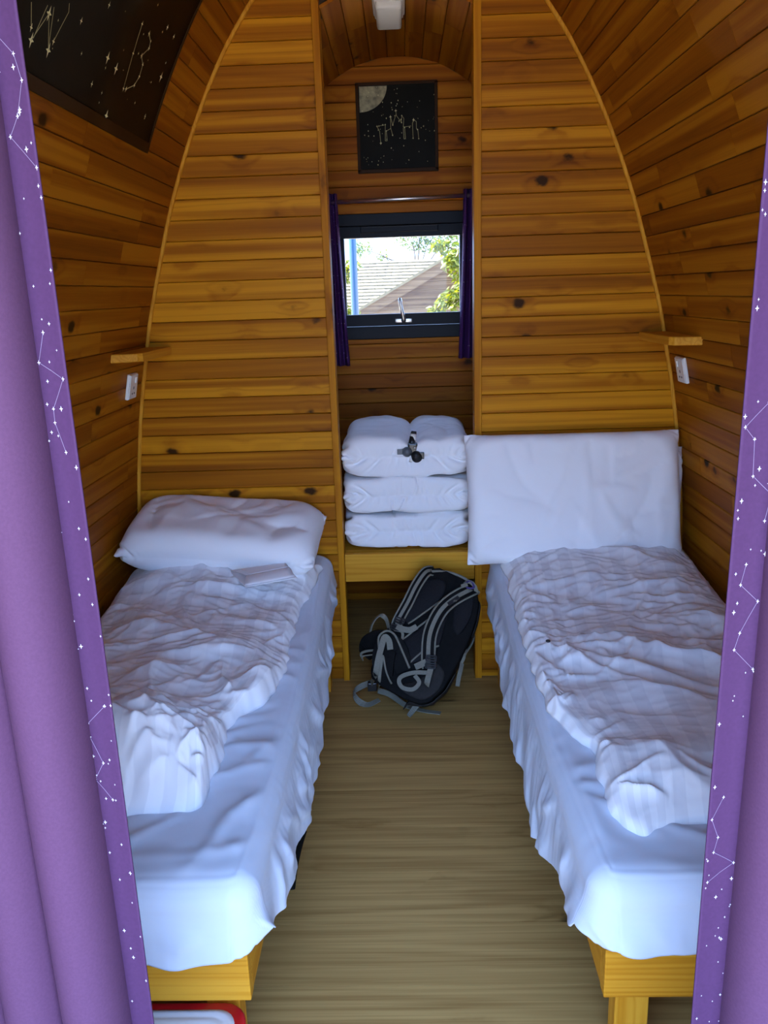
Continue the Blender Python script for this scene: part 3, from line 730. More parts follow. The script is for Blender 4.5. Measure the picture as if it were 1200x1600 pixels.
# ------------------------------------------------------------------ duvets
def coons(top, right, bottom, left, nu, nv):
    """u: left->right, v: top->bottom"""
    a = spline(top, nu); b = spline(bottom, nu); c = spline(left, nv); d = spline(right, nv)
    u = np.linspace(0, 1, nu)[:, None, None]; v = np.linspace(0, 1, nv)[None, :, None]
    S = (1-v)*a[:, None]+v*b[:, None]+(1-u)*c[None]+u*d[None]
    return S-((1-u)*(1-v)*a[0]+u*(1-v)*a[-1]+(1-u)*v*b[0]+u*v*b[-1])
def duvet(side, top, right, bottom, left, puff, bumps, exc, ridges, label, seed, steps=45):
    nu = 128; nv = 236
    S = coons(top, right, bottom, left, nu, nv)
    un = np.linspace(0, 1, nu)[:, None]+0*S[..., 0]; vn = np.linspace(0, 1, nv)[None]+0*un
    W = np.linalg.norm(np.diff(S, axis=0), axis=-1).sum(0).mean(); L = np.linalg.norm(np.diff(S, axis=1), axis=-1).sum(1).mean()
    edge = np.minimum(np.minimum(un, 1-un)*W, np.minimum(vn, 1-vn)*L)
    # ragged outline
    rag = np.exp(-edge/0.05); S[..., 0] += rag*(0.018*perlin(S[..., 1]*11, un*3, seed+90)+0.008*perlin(S[..., 1]*31, un*3, seed+91))*(un < 0.5)
    S[..., 1] += rag*(0.016*perlin(S[..., 0]*12, vn*3, seed+92))*(vn > 0.5)
    X, Y = S[..., 0], S[..., 1]
    base = sum(h*np.exp(-(((X-bx)*math.cos(a)+(Y-by)*math.sin(a))/sx)**2-((-(X-bx)*math.sin(a)+(Y-by)*math.cos(a))/sy)**2) for bx, by, sx, sy, a, h in bumps)
    prf = np.sqrt(np.clip(1-(1-np.clip(edge/0.075, 0, 1))**2, 0, 1))
    pf = puff*(0.75+0.6*perlin(X*4.3, Y*3.1, seed)+0.35*perlin(X*9, Y*8, seed+1))*prf
    bump_k = sstep(edge, -0.01, 0.13)
    rid = 0
    for n_, kw in enumerate(ridges): rid = rid+strokes(X, Y, seed+20+n_*3, **kw)
    fa = 1-np.abs(perlin(X*13+1.5*perlin(X*5, Y*5, seed+70), Y*19, seed+71))*2; fb = 1-np.abs(perlin(X*24, Y*33+1.5*perlin(X*8, Y*8, seed+72), seed+73))*2
    cw = 1.0 if side < 0 else 0.35+0.65*sstep(Y, 1.85, 2.2); rid = rid+cw*(0.0055*np.maximum(fa, 0)**2+0.0018*np.maximum(fb, 0)**2)
    P = np.stack([X, Y, zt(Y)+0.007+base*bump_k+pf+rid*np.clip(edge/0.03, 0.25, 1)], -1)
    uv = np.stack([un*W, vn*L], -1)
    # shift the weave with the folds so that stripes break at creases
    gz = np.gradient(P[..., 2], axis=1); uv[..., 0] += 0.9*gz
    floor_z = zt(Y)+0.004
    P[..., 2] = np.where(edge < 0.004, floor_z, P[..., 2])
    HF = (P[..., 0].ravel()*side, P[..., 1].ravel(), P[..., 2].ravel())
    P[..., 0] *= side
    o = grid_mesh('duvet', P, 'satin', uv=uv, subsurf=1)
    me = o.data
    md = o.modifiers.new('t', 'SOLIDIFY'); md.thickness = 0.004; md.offset = -1
    bm = bmesh.new(); bm.from_mesh(me); bmesh.ops.recalc_face_normals(bm, faces=bm.faces)
    if sum(f.normal.z for f in bm.faces) < 0: bmesh.ops.reverse_faces(bm, faces=bm.faces)
    bm.to_mesh(me); bm.free()
    rebase(o, (side*0.7, 2.1, 0.53)); tag(o, label, 'duvet', 'crumpled striped duvets')
    return lambda x, y, r_=0.02: float(HF[2][(HF[0]-x)**2+(HF[1]-y)**2 < r_*r_].max())
# coordinates mirrored to positive x for the left bed
one = lambda x, y: 1.0
ll = duvet(-1, top=[(0.325, 2.90), (0.5, 2.86), (0.75, 2.85), (1.045, 2.86)], right=[(1.045, 2.86), (1.05, 2.4), (1.05, 1.9), (1.03, 1.47)],
      bottom=[(0.45, 1.55), (0.49, 1.478), (0.62, 1.465), (0.85, 1.465), (1.03, 1.47)],
      left=[(0.325, 2.90), (0.345, 2.75), (0.372, 2.56), (0.372, 2.33), (0.362, 2.14), (0.388, 1.96), (0.452, 1.82), (0.447, 1.68), (0.45, 1.55)],
      puff=0.038, bumps=[(0.66, 1.63, 0.20, 0.13, 0.2, 0.12), (0.85, 1.95, 0.3, 0.3, 0, 0.05), (0.80, 2.72, 0.35, 0.16, 0, 0.07), (0.60, 2.2, 0.28, 0.08, 0.5, 0.03)],
      exc=lambda X, Y: (1.05+0.03*sstep(Y, 2.0, 1.6)+0*X, 1.10+0.05*sstep(Y, 2.1, 2.4)+0*X),
      ridges=[dict(count=16, box=(0.38, 1.02, 1.75, 2.85), ang=lambda x, y: 16-50*sstep(y, 2.35, 1.95), spread=14, length=(.18, .42), width=(.024, .045), height=(.014, .034)),
              dict(count=80, box=(0.36, 1.05, 1.70, 2.88), ang=lambda x, y: 18-50*sstep(y, 2.35, 1.95), spread=26, length=(.06, .24), width=(.009, .018), height=(.006, .017)),
              dict(count=14, box=(0.42, 0.80, 1.50, 1.95), ang=70, spread=22, length=(.10, .24), width=(.012, .028), height=(.010, .030)),
              dict(count=46, box=(0.44, 0.60, 1.50, 1.80), ang=20, spread=70, length=(.02, .07), width=(.004, .009), height=(.008, .022))],
      label='crumpled white duvet on the left bed', seed=61)
rr = duvet(1, top=[(0.330, 3.00), (0.5, 2.985), (0.8, 2.985), (1.045, 3.0)], right=[(1.045, 3.0), (1.05, 2.5), (1.05, 1.9), (1.05, 1.46)],
      bottom=[(0.396, 1.44), (0.435, 1.378), (0.49, 1.396), (0.585, 1.418), (0.8, 1.43), (1.05, 1.46)],
      left=[(0.330, 3.0), (0.350, 2.8), (0.350, 2.55), (0.342, 2.35), (0.342, 2.22), (0.340, 1.99), (0.352, 1.86), (0.388, 1.745), (0.41, 1.67), (0.40, 1.53), (0.396, 1.44)],
      puff=0.034, bumps=[(0.75, 2.75, 0.5, 0.25, 0, 0.05), (0.55, 1.55, 0.12, 0.14, 0.5, 0.03), (0.8, 1.7, 0.3, 0.12, 0.35, 0.04)],
      exc=lambda X, Y: (1.05+0*X, 1.08+0.10*sstep(Y, 1.9, 2.3)+0*X),
      ridges=[dict(count=16, box=(0.32, 1.04, 2.05, 2.95), ang=-6, spread=18, length=(.14, .34), width=(.020, .036), height=(.012, .026)),
              dict(count=120, box=(0.31, 1.05, 2.08, 2.97), ang=lambda x, y: 4+18*math.sin(x*9+y*4), spread=34, length=(.04, .18), width=(.007, .014), height=(.006, .017)),
              dict(count=16, box=(0.42, 1.05, 1.45, 2.15), ang=-40, spread=12, length=(.14, .36), width=(.020, .045), height=(.010, .028)),
              dict(count=10, box=(0.42, 1.05, 1.45, 2.1), ang=-30, spread=22, length=(.06, .20), width=(.008, .014), height=(.003, .009)),
              dict(count=44, box=(0.30, 0.46, 1.38, 2.3), ang=35, spread=60, length=(.02, .08), width=(.005, .011), height=(.006, .020))],
      label='crumpled white striped duvet on the right bed', seed=83)
print('duvets', time.time()-T0)

# ------------------------------------------------------------------ pillows and folded bedding
def pillow(W, H, T, seed, nx=92, ny=62, steps=45, press=0.0012, excess=1.0, cx=None, cy=None, top=None, bend=0.06, sharp=3.0, creases=None):
    """two sewn sheets blown up between limits; returns front and back grids in local coordinates"""
    a = np.linspace(-1, 1, nx); b = np.linspace(-1, 1, ny); u, v = np.meshgrid(a, b, indexing='ij')
    prf = (np.clip(1-np.abs(u)**sharp, 0, 1)*np.clip(1-np.abs(v)**sharp, 0, 1))**0.5
    x, y = u*W/2, v*H/2
    R = np.stack([x, y], -1)*excess
    cx = cx or W/2; cy = cy or H/2
    out = []
    rim = np.zeros_like(u, bool); rim[0] = rim[-1] = True; rim[:, 0] = rim[:, -1] = True
    fx = 0.004*perlin(u*3+9, v*3, seed); dome = 1.12-0.10*(u**2+v**2)-0.10*(np.abs(u)**4+np.abs(v)**4)+0.16*perlin(u*1.9+seed, v*1.7, seed+2)
    for sgn in (1, -1):
        lim = (top(u, v) if (top is not None and sgn > 0) else 1.0)*T/2
        z0 = sgn*prf*T/2*0.8*(lim/(T/2)); w = perlin(u*5+2*perlin(u*3, v*3, seed+3), v*4, seed+11+sgn)
        cr = sum(strokes(x, y, seed+40+sgn+7*q, **kw) for q, kw in enumerate(creases)) if creases else 0.004*(1-2.5*np.abs(w))
        if creases: cr = cr-sum(0.8*strokes(x, y, seed+60+sgn+7*q, **kw) for q, kw in enumerate(creases))
        P = np.stack([x*min(1, cx*2/W), y*min(1, cy*2/H), z0+sgn*cr*np.clip(prf*2, 0, 1)], -1)
        def coll(Pc, sgn=sgn, lim=lim, cr=cr):
            Pc[..., 2] = np.clip(Pc[..., 2]*sgn, -0.002, lim*dome+cr*np.clip(prf*2.2, 0, 1))*sgn
            Pc[..., 2][rim] = fx[rim]
            # seam drawn in between the corners
            np.clip(Pc[..., 0], -cx, cx, out=Pc[..., 0]); np.clip(Pc[..., 1], -cy, cy, out=Pc[..., 1])
            Pc[..., 0][rim] += (x[rim]*min(1, cx*2/W)*(1-0.030*(1-v[rim]**2))-Pc[..., 0][rim])*0.7
            Pc[..., 1][rim] += (y[rim]*min(1, cy*2/H)*(1-0.045*(1-u[rim]**2))-Pc[..., 1][rim])*0.7
        def force(Pc, t, sgn=sgn):
            du = np.gradient(Pc, axis=0); dv = np.gradient(Pc, axis=1); n_ = np.cross(du, dv); n_ /= np.linalg.norm(n_, axis=-1, keepdims=True)+1e-9
            return n_*press*sgn
        out.append(cloth(P, R, steps=steps, sub=4, g=0.0, collide=coll, bend=bend, far=3, force=force, damp=0.85))
    return out
def place(name, sheets, M4, mat, label, cat, group=None, origin=None, warp=None):
    vs = []; fs = []
    A, B = sheets; n, m = A.shape[:2]
    B = B.copy(); rim = np.zeros((n, m), bool); rim[0] = rim[-1] = True; rim[:, 0] = rim[:, -1] = True
    avg = (A[rim]+B[rim])/2; A = A.copy(); A[rim] = avg
    ia = np.arange(n*m).reshape(n, m); ib = np.full((n, m), -1); cnt = n*m
    ib[rim] = ia[rim]; inn = ~rim; ib[inn] = cnt+np.arange(inn.sum())
    V = np.vstack([A.reshape(-1, 3), B[inn]])
    if warp is not None: V = warp(V)
    q = lambda I, fl: np.stack([I[:-1, :-1], I[1:, :-1], I[1:, 1:], I[:-1, 1:]] if not fl else [I[:-1, 1:], I[1:, 1:], I[1:, :-1], I[:-1, :-1]], -1).reshape(-1, 4)
    F = np.vstack([q(ia, False), q(ib, True)])
    me = bpy.data.meshes.new(name); V4 = np.c_[V, np.ones(len(V))] @ np.array(M4).T
    me.from_pydata(V4[:, :3].tolist(), [], F.tolist()); me.update()
    o = link(name, me, mat, None, True); md = o.modifiers.new('s', 'SUBSURF'); md.levels = 1; md.render_levels = 1
    c = V4[:, :3].mean(0); rebase(o, (c[0], c[1], V4[:, 2].min())); return tag(o, label, cat, group)
def xf(loc, rx=0, ry=0, rz=0): return Matrix.Translation(loc) @ Matrix.Rotation(math.radians(rz), 4, 'Z') @ Matrix.Rotation(math.radians(ry), 4, 'Y') @ Matrix.Rotation(math.radians(rx), 4, 'X')
def creases_for(W, H, n, big=0.010):
    bx_ = (-W/2, W/2, -H/2, H/2)
    radial = lambda cx, cy: math.degrees(math.atan2(cy*1.2, cx))
    return [dict(count=n, box=bx_, ang=radial, spread=24, length=(.04, .16), width=(.006, .014), height=(big*.4, big)),
            dict(count=n//3, box=bx_, ang=90, spread=30, length=(.06, .20), width=(.010, .024), height=(big*.5, big*1.3))]
place('pillow', pillow(0.72, 0.39, 0.165, 5, excess=1.10, sharp=4.0, creases=creases_for(.74, .43, 34, .014)), xf((-0.682, 2.900, 0.690), 12, 4.0, -2), 'cotton', 'white pillow lying at the head of the left bed', 'pillow', 'white pillows')
place('pillow', pillow(0.80, 0.49, 0.120, 15, excess=1.045, creases=creases_for(.8, .49, 20, .012)), xf((0.615, 2.945, 0.790), 74, 0, 0), 'cotton', 'front white pillow propped upright on the right bed', 'pillow', 'white pillows')
place('pillow', pillow(0.70, 0.40, 0.070, 25, excess=1.10, creases=creases_for(.7, .4, 22, .012)), xf((0.690, 3.036, 0.765), 86, 2, 0), 'cotton', 'rear white pillow tucked behind the upright pillow', 'pillow', 'white pillows')

# niche bench and what lies on it
bench = thing('bench', 'pine bench board across the niche opening', 'bench', (0, 3.5, 0))
keep(MB().box(-0.255, 0.261, YP-0.006, YP+0.022, 0.43, 0.545, 0.003).build('front_rail', 'frame_x'), bench)
keep(MB().box(-NX+0.002, NX-0.002, YP+0.065, YB-0.002, 0.515, 0.540, 0.002).build('bench_top', 'frame_x'), bench)
nn = dict(nx=84, ny=60, cx=0.258, cy=0.29, sharp=14.0, steps=40, press=0.0010)
def fold_creases(seed, h): return [dict(count=26, box=(-.27, .27, -.3, .3), ang=0, spread=22, length=(.06, .26), width=(.006, .016), height=(h*.4, h))]
place('folded_blanket', pillow(0.53, 0.60, 0.134, 31, excess=1.22, creases=fold_creases(1, .010), **nn), xf((0.003, 3.395, 0.625), 0, 0, 0), 'cotton', 'bottom white folded bedding of the niche stack', 'bedding', 'folded bedding in the niche')
place('folded_blanket', pillow(0.53, 0.60, 0.134, 33, excess=1.26, creases=fold_creases(2, .020), **nn), xf((0.003, 3.390, 0.772), 0, 0, 0), 'cotton', 'middle white folded bedding of the niche stack', 'bedding', 'folded bedding in the niche')
notch = lambda u, v: 1.0-0.93*np.exp(-((u-0.07)/0.17)**2)
place('pillow', pillow(0.53, 0.60, 0.158, 35, excess=1.24, top=notch, creases=creases_for(.53, .6, 26, .016), **nn), xf((0.003, 3.395, 0.928), 0, 0, 0), 'cotton', 'white pinched pillow on top of the niche stack', 'pillow', 'white pillows')
print('pillows', time.time()-T0)

# ------------------------------------------------------------------ mini tripod on the stack
TP = np.array([0.024, 3.125, 0.950])
tr = thing('mini_tripod', 'small black camera clamp with knobs on the folded bedding', 'tripod', tuple(TP-[0, 0, .03]))
def t3(*p): return TP+np.array(p)
def sphere(mb, c, r, sx=1, sy=1, sz=1, n=12):
    rings = []
    for i in range(1, n): 
        a = math.pi*i/n; rings.append([(c[0]+sx*r*math.sin(a)*math.cos(w), c[1]+sy*r*math.sin(a)*math.sin(w), c[2]+sz*r*math.cos(a)) for w in np.linspace(0, 2*math.pi, 14, endpoint=False)])
    mb.loft(rings); return mb
keep(MB().tube([t3(-.004, 0, .01), t3(.004, .01, .052)], [.014, .012], 12).build('neck', 'blackplastic', None, True), tr)
keep(MB().tube([t3(.003, .008, .038), t3(.007, .012, .062)], [.0125, .0125], 12).build('silver_collar', 'whiteplastic', None, True), tr)
keep(MB().tube([t3(.007, .012, .061), t3(.009, .014, .073)], [.0125, .010], 12).build('rubber_tip', 'blackplastic', None, True), tr)
keep(sphere(MB(), t3(-.020, -.020, -.002), .020).build('ball_joint', 'greyplastic', None, True), tr)
keep(MB().box(-.058+TP[0], -.030+TP[0], TP[1]-.022, TP[1]-.008, TP[2]-.012, TP[2]+.010, .002).build('side_knob', 'greyplastic'), tr)
keep(MB().box(-.016+TP[0], .022+TP[0], TP[1]-.020, TP[1]+.012, TP[2]-.018, TP[2]+.030, .006).build('clamp_body', 'blackplastic'), tr)
keep(MB().tube([t3(.018, -.036, -.024), t3(.014, .0, -.015)], [.020, .022], 14).build('lens_barrel', 'blackplastic', None, True), tr)
keep(MB().tube([t3(.0185, -.0375, -.0245), t3(.018, -.036, -.024)], [.013, .013], 14).build('lens_glass', 'slot', None, True), tr)
keep(MB().box(TP[0]+.022, TP[0]+.046, TP[1]-.030, TP[1]-.014, TP[2]-.030, TP[2]-.004, .003).build('bracket', 'blackplastic'), tr)
keep(sphere(MB(), t3(.010, -.022, .014), .0055).build('chrome_screw', 'chrome', None, True), tr)
keep(sphere(MB(), t3(.014, -.012, .026), .005).build('chrome_screw', 'chrome', None, True), tr)
keep(MB().tube(spline([t3(.024, -.004, .018), t3(.034, -.006, .014), t3(.032, -.008, -.002)], 8), .004, 8).build('lever', 'blackplastic', None, True), tr)
for a in ((-.030, .004, .012), (-.006, -.024, -.040)): keep(MB().tube([t3(*a), t3(a[0]*.3, 0, a[2]*.2)], [.007, .009], 10).build('folded_leg', 'whiteplastic', None, True), tr)

# ------------------------------------------------------------------ leaflet on the left duvet
lf = thing('leaflet', 'folded white paper leaflet lying on the left duvet', 'leaflet', (-0.53, 2.78, 0.62))
hz = max(ll(-0.50, 2.66, 0.05), ll(-0.58, 2.64, 0.05), ll(-0.43, 2.64, 0.05))+0.003; print('leaflet', hz)
A, B, C_, D_ = np.array([-0.620, 2.665, hz+.012]), np.array([-0.440, 2.715, hz+.020]), np.array([-0.390, 2.605, hz]), np.array([-0.545, 2.525, hz])
def leaf_sheet(name, a, b, c, d, up):
    P = np.zeros((8, 8, 3))
    for i in range(8):
        for j in range(8):
            u, v = i/7, j/7; P[i, j] = (a*(1-u)+b*u)*(1-v)+(d*(1-u)+c*u)*v; P[i, j, 2] += up*math.sin(math.pi*v)*0.5
    o = keep(grid_mesh(name, P, 'paper'), lf); md = o.modifiers.new('t', 'SOLIDIFY'); md.thickness = 0.0012
E1 = A*0.48+D_*0.52+np.array([0.03, 0, .012]); E2 = B*0.52+C_*0.48+np.array([0, 0, .010])
leaf_sheet('upper_flap', A, B, E2, E1, 0.006)
leaf_sheet('front_flap', E1, E2, C_+np.array([0, 0, .006]), D_+np.array([0.0, 0, .006]), 0.012)
leaf_sheet('inner_page', A-np.array([0, 0, .006]), B-np.array([0, 0, .004]), C_+np.array([.008, .012, -.004]), D_+np.array([.0, .012, -.004]), 0.0)
bt = MB(); bz_ = rr(0.393, 2.16, 0.015)+0.003; sphere(bt, (0.393, 2.16, bz_), 0.007, 1, 1, 0.6); tag(rebase(bt.build('button', 'blackplastic', None, True), (0.393, 2.16, bz_-.004)), 'tiny black button lying on the right duvet', 'button')

# ------------------------------------------------------------------ cooler and the dark bag under the left bed
ck = thing('cool_box', 'red cool box with a ridged white lid below the left bed', 'cool box', (-0.55, 1.13, 0))
def rrect(x0, x1, y0, y1, r, z, n=7):
    o = []
    for cx, cy, a in ((x1-r, y1-r, 0), (x0+r, y1-r, 90), (x0+r, y0+r, 180), (x1-r, y0+r, 270)):
        for i in range(n): w = math.radians(a+90*i/(n-1)); o.append((cx+r*math.cos(w), cy+r*math.sin(w), z))
    return o
X0, X1, Y0, Y1 = -0.80, -0.334, 0.99, 1.285
keep(MB().loft([rrect(X0+.02, X1-.02, Y0+.02, Y1-.02, .04, 0.0), rrect(X0+.01, X1-.01, Y0+.01, Y1-.01, .045, .17), rrect(X0, X1, Y0, Y1, .05, .18), rrect(X0, X1, Y0, Y1, .05, .208), rrect(X0+.004, X1-.004, Y0+.004, Y1-.004, .048, .212)]).build('body', 'red', None, True), ck)
lid = MB(); rings = [rrect(X0+.018, X1-.018, Y0+.018, Y1-.018, .045, .205)]
for i, (ins, z) in enumerate(((.020, .2135), (.028, .2150), (.034, .2125), (.038, .2120), (.044, .2150), (.050, .2125), (.054, .2120), (.060, .2150), (.067, .2125), (.10, .2125))):
    rings.append(rrect(X0+ins, X1-ins, Y0+ins, Y1-ins, max(.012, .045-ins*.35), z))
keep(lid.loft(rings).build('lid', 'coolwhite', None, True), ck)
o = place('holdall', pillow(0.24, 0.24, 0.16, 51, nx=30, ny=20, steps=30, sharp=4.0), xf((-0.424, 1.86, 0.088), 0, 0, 89), 'bagblack', 'dark fabric bag peeking out from under the left bed', 'bag')

# ------------------------------------------------------------------ backpack
eh = nrm([.5, .45, .74]); ex = np.array([.75, -.45, -.45]); ex = nrm(ex-eh*ex.dot(eh)); en = np.cross(ex, eh)
PC = np.array([0.045, 2.850, 0.305])
def L3(a, b, c=0.0): return PC+ex*a+eh*b+en*c
bp = thing('backpack', 'black backpack with grey straps on the floor in front of the bench', 'backpack', (0.05, 2.9, 0))
def bkeep(o): return keep(o, bp)
# body: sections up its height; flat back panel, rounded sides and front
def body_ring(b, wl, wr, d, f=0.0, n=36):
    o = []
    for i in range(n):
        w = 2*math.pi*i/n; cs, sn = math.cos(w), math.sin(w)
        hw = wr if cs > 0 else wl
        a = hw*np.sign(cs)*abs(cs)**0.55; q = np.sign(sn)*abs(sn)**(0.45 if sn > 0 else 0.75)
        c = f+(q*0.012 if q > 0 else q*d)
        p = L3(a, b, c); p[2] = max(p[2], 0.004); o.append(p)
    return o
secs = [(-.250, .05, .07, .07), (-.243, .085, .12, .13), (-.215, .105, .150, .185), (-.15, .118, .172, .215), (-.05, .125, .176, .225), (.05, .125, .172, .215), (.13, .120, .160, .190), (.19, .112, .142, .150), (.228, .095, .115, .105), (.248, .06, .075, .055)]
rings = []
sa = np.array(secs); tt = np.linspace(0, len(secs)-1, 40)
for t in tt: rings.append(body_ring(*[np.interp(t, range(len(secs)), sa[:, k]) for k in range(4)]))
body = bkeep(MB().loft(rings).build('body', 'bagblack', None, True))
def patch(name, mat, outline, c0, th=0.012, n=1):
    """padded patch on the back panel: outline in (a,b)"""
    q = np.array(outline); m_ = q.mean(0)
    rings = [[L3(*p, c0) for p in q], [L3(*(m_+(p-m_)*0.97), c0+th*0.7) for p in q], [L3(*(m_+(p-m_)*0.88), c0+th) for p in q]]
    return bkeep(MB().loft(rings).build(name, mat, None, True))
patch('back_pad', 'bagblue', spline([(-.105, .10), (-.085, .17), (-.04, .21), (.0, .20), (.006, .13), (-.035, .03), (-.06, .0), (-.10, .0), (-.112, .05), (-.105, .10)], 30), 0.010)
patch('back_pad', 'bagblue', spline([(.015, .075), (.05, .11), (.07, .05), (.085, -.02), (.07, -.08), (.02, -.13), (-.03, -.11), (-.055, -.075), (-.02, -.01), (.015, .075)], 30), 0.010)
patch('back_pad', 'bagblue', spline([(.05, .18), (.09, .21), (.12, .19), (.14, .12), (.13, .05), (.10, .06), (.075, .11), (.05, .18)], 26), 0.008)
def side_pt(b, k, off=0.004):
    """point on the right-hand side of the body; k 0 at the panel edge .. 1 round the front"""
    t = np.interp(b, sa[:, 0], range(len(secs))); wl, wr, d = [np.interp(t, range(len(secs)), sa[:, j]) for j in (1, 2, 3)]
    w = -k*math.pi/2; cs, sn = math.cos(w), math.sin(w); a = wr*abs(cs)**0.55; c = -abs(sn)**0.75*d
    p0 = L3(a, b, c); p = p0+ex*off*1.2+en*off*0.4; p[2] = max(p[2], 0.006); return p
def side_patch(name, mat, b0, b1, k0, k1, off=0.003, skew=0.0):
    P = np.array([[side_pt(b+skew*(k-k0), k, off) for k in np.linspace(k0, k1, 10)] for b in np.linspace(b0, b1, 12)])
    o = bkeep(grid_mesh(name, P, mat)); md = o.modifiers.new('t', 'SOLIDIFY'); md.thickness = 0.004; md.offset = 0
side_patch('side_pocket', 'baggrey', -.238, -.075, -0.02, 0.45, 0.005, -0.10)
patch('base_panel', 'baggrey', spline([(.105, -.075), (.150, -.10), (.158, -.165), (.120, -.225), (.045, -.232), (.030, -.21), (.066, -.18), (.093, -.132), (.105, -.075)], 30), 0.008, 0.006)
side_patch('upper_panel', 'bagblue', 0.07, 0.20, 0.02, 0.40, 0.003, 0.05)
def strap(name, pts, w, mat='webbing', th=0.003, nor=None, n=26, par=None):
    p = spline(pts, n); return keep(MB().ribbon(p, w, th, en if nor is None else nor).build(name, mat), bp)
def path(pts): return [L3(*p) for p in pts]
# shoulder straps: padded black band, grey webbing centre, piping on both edges
def shoulder(name, mid, w):
    P = spline(path(mid), 30); S = bkeep(MB().ribbon(P, w, 0.012, en).build(name, 'bagblack'))
    for sgn in (-1, 1):
        q = []
        for i, p in enumerate(P):
            t = nrm(P[min(i+1, 29)]-P[max(i-1, 0)]); a = nrm(np.cross(t, en)); q.append(p+a*sgn*(w/2-0.001)+en*0.006)
        k = MB().tube(q, 0.0036, 8).build('piping', 'webbing', None, True); k.parent = S
    q = MB().ribbon(P+en*0.0085, w*0.30, 0.003, en).build('webbing_strip', 'webbing'); q.parent = S
    return S
shoulder('shoulder_strap', [(-.075, .232, -.01), (-.092, .205, .026), (-.096, .14, .040), (-.094, .07, .036), (-.098, .0, .020), (-.095, -.03, .012)], 0.040)
shoulder('shoulder_strap', [(.095, .236, -.02), (.088, .215, .026), (.052, .150, .045), (.034, .085, .050), (.040, .0, .046), (.072, -.078, .026), (.092, -.110, .016)], 0.050)
bkeep(MB().tube(spline(path([(-.10, .21, .01), (-.03, .246, .006), (.05, .256, .0), (.12, .232, -.01)]), 18), 0.006, 8).build('top_piping', 'webbing', None, True))
for pts in ([(.008, .131, .020), (-.016, .08, .024), (-.042, .029, .022), (-.06, .0, .016)], [(.017, .083, .018), (-.02, .0, .024), (-.056, -.082, .018)], [(.085, -.02, .02), (.045, -.06, .022), (.02, -.12, .020), (.01, -.14, .014)]):
    bkeep(MB().tube(spline(path(pts), 16), 0.0035, 8).build('piping', 'webbing', None, True))
for b0, k0, b1, k1, b2, k2 in ((-.006, .0, .086, .22, .10, .42),):
    bkeep(MB().tube(spline([side_pt(b0, k0, .006), side_pt(b1*.6, k1*.5, .006), side_pt(b1, k1, .006), side_pt(b2, k2, .006)], 16), 0.004, 8).build('piping', 'webbing', None, True))
bkeep(MB().tube(spline([side_pt(.16, .62, .004), side_pt(.10, .66, .004), side_pt(.06, .74, .004)], 10), 0.0025, 8).build('piping', 'webbing', None, True))
# logo strip on the right strap
bkeep(MB().ribbon(spline(path([(.070, .172, .0535), (.048, .128, .0575)]), 5), 0.014, 0.002, en).build('logo_patch', 'blackplastic'))
for i in range(3): bkeep(MB().ribbon(path([(.061+.004*i, .146+.002*i, .0590), (.063+.004*i, .154+.002*i, .0590)]), 0.0025, 0.001, en).build('logo_mark', 'webbing'))
# haul loop and violet cord
strap('haul_loop', path([(.05, .225, .0), (.072, .246, .03), (.100, .240, .03), (.115, .222, .0)]), 0.014)
bkeep(MB().tube(spline(path([(.055, .222, .02), (.075, .250, .03), (.10, .235, .034), (.080, .222, .036), (.062, .232, .03)]), 20), 0.004, 8).build('violet_cord', 'violet', None, True))
bkeep(MB().ribbon(path([(.058, .214, .045), (.074, .232, .042)]), 0.014, 0.004, en).build('cord_toggle', 'webbing'))
# hip belt wings
def wing(pts, w, nm='hip_belt'):
    P = spline(path(pts), 20); ws = np.interp(np.linspace(0, 1, 20), np.linspace(0, 1, len(w)), w); S = bkeep(MB().ribbon(P, ws, 0.022, en).build(nm, 'bagblack', None, False))
    md = S.modifiers.new('b', 'BEVEL'); md.width = 0.006; md.segments = 2; return S
def cord(pts, r_=0.0042): return bkeep(MB().tube(spline(path(pts), 22), r_, 8).build('piping', 'webbing', None, True))
wing([(-.085, -.095, .010), (-.125, -.115, .012), (-.150, -.145, .0), (-.158, -.178, -.03)], [.085, .10, .095, .055])
cord([(-.160, -.192, -.012), (-.168, -.182, 0), (-.151, -.165, .014), (-.107, -.140, .032)], 0.005)
cord([(-.152, -.200, -.012), (-.158, -.190, 0.004), (-.140, -.178, .016), (-.10, -.155, .032)], 0.0025)
wing([(.012, -.165, .008), (-.015, -.135, .022), (-.052, -.108, .036), (-.081, -.112, .046), (-.072, -.160, .044), (-.045, -.215, .022)], [.05, .075, .085, .085, .085, .07])
cord([(-.103, -.137, .056), (-.122, -.100, .066), (-.107, -.067, .066), (-.074, -.066, .058), (-.028, -.100, .043), (.027, -.145, .022)])
cord([(-.072, -.155, .060), (-.043, -.193, .050), (-.019, -.216, .036), (-.005, -.226, .022)], 0.0035)
KN = np.array([-0.158, 2.868, 0.085])
strap('belt_webbing', path([(-.060, -.122, .066), (-.080, -.096, .072), (-.100, -.092, .074), (-.095, -.123, .070), (-.084, -.172, .062)])+[L3(-.074, -.225, .030), KN], 0.022, n=34)
strap('belt_webbing', path([(-.077, -.153, .066), (-.062, -.205, .040)])+[L3(-.052, -.240, .012), KN+np.array([.03, -.005, -.02])], 0.012)
bkeep(MB().box(KN[0]-.014, KN[0]+.022, KN[1]-.010, KN[1]+.012, KN[2]-.030, KN[2]+.006, .004).build('buckle', 'blackplastic'))
# loop standing up at the left
strap('belt_loop', path([(-.170, -.115, 0), (-.186, -.065, 0), (-.178, -.022, 0), (-.150, -.020, 0), (-.112, -.055, .008)]), 0.018, nor=nrm(en*0.5-ex*0.85), n=30)
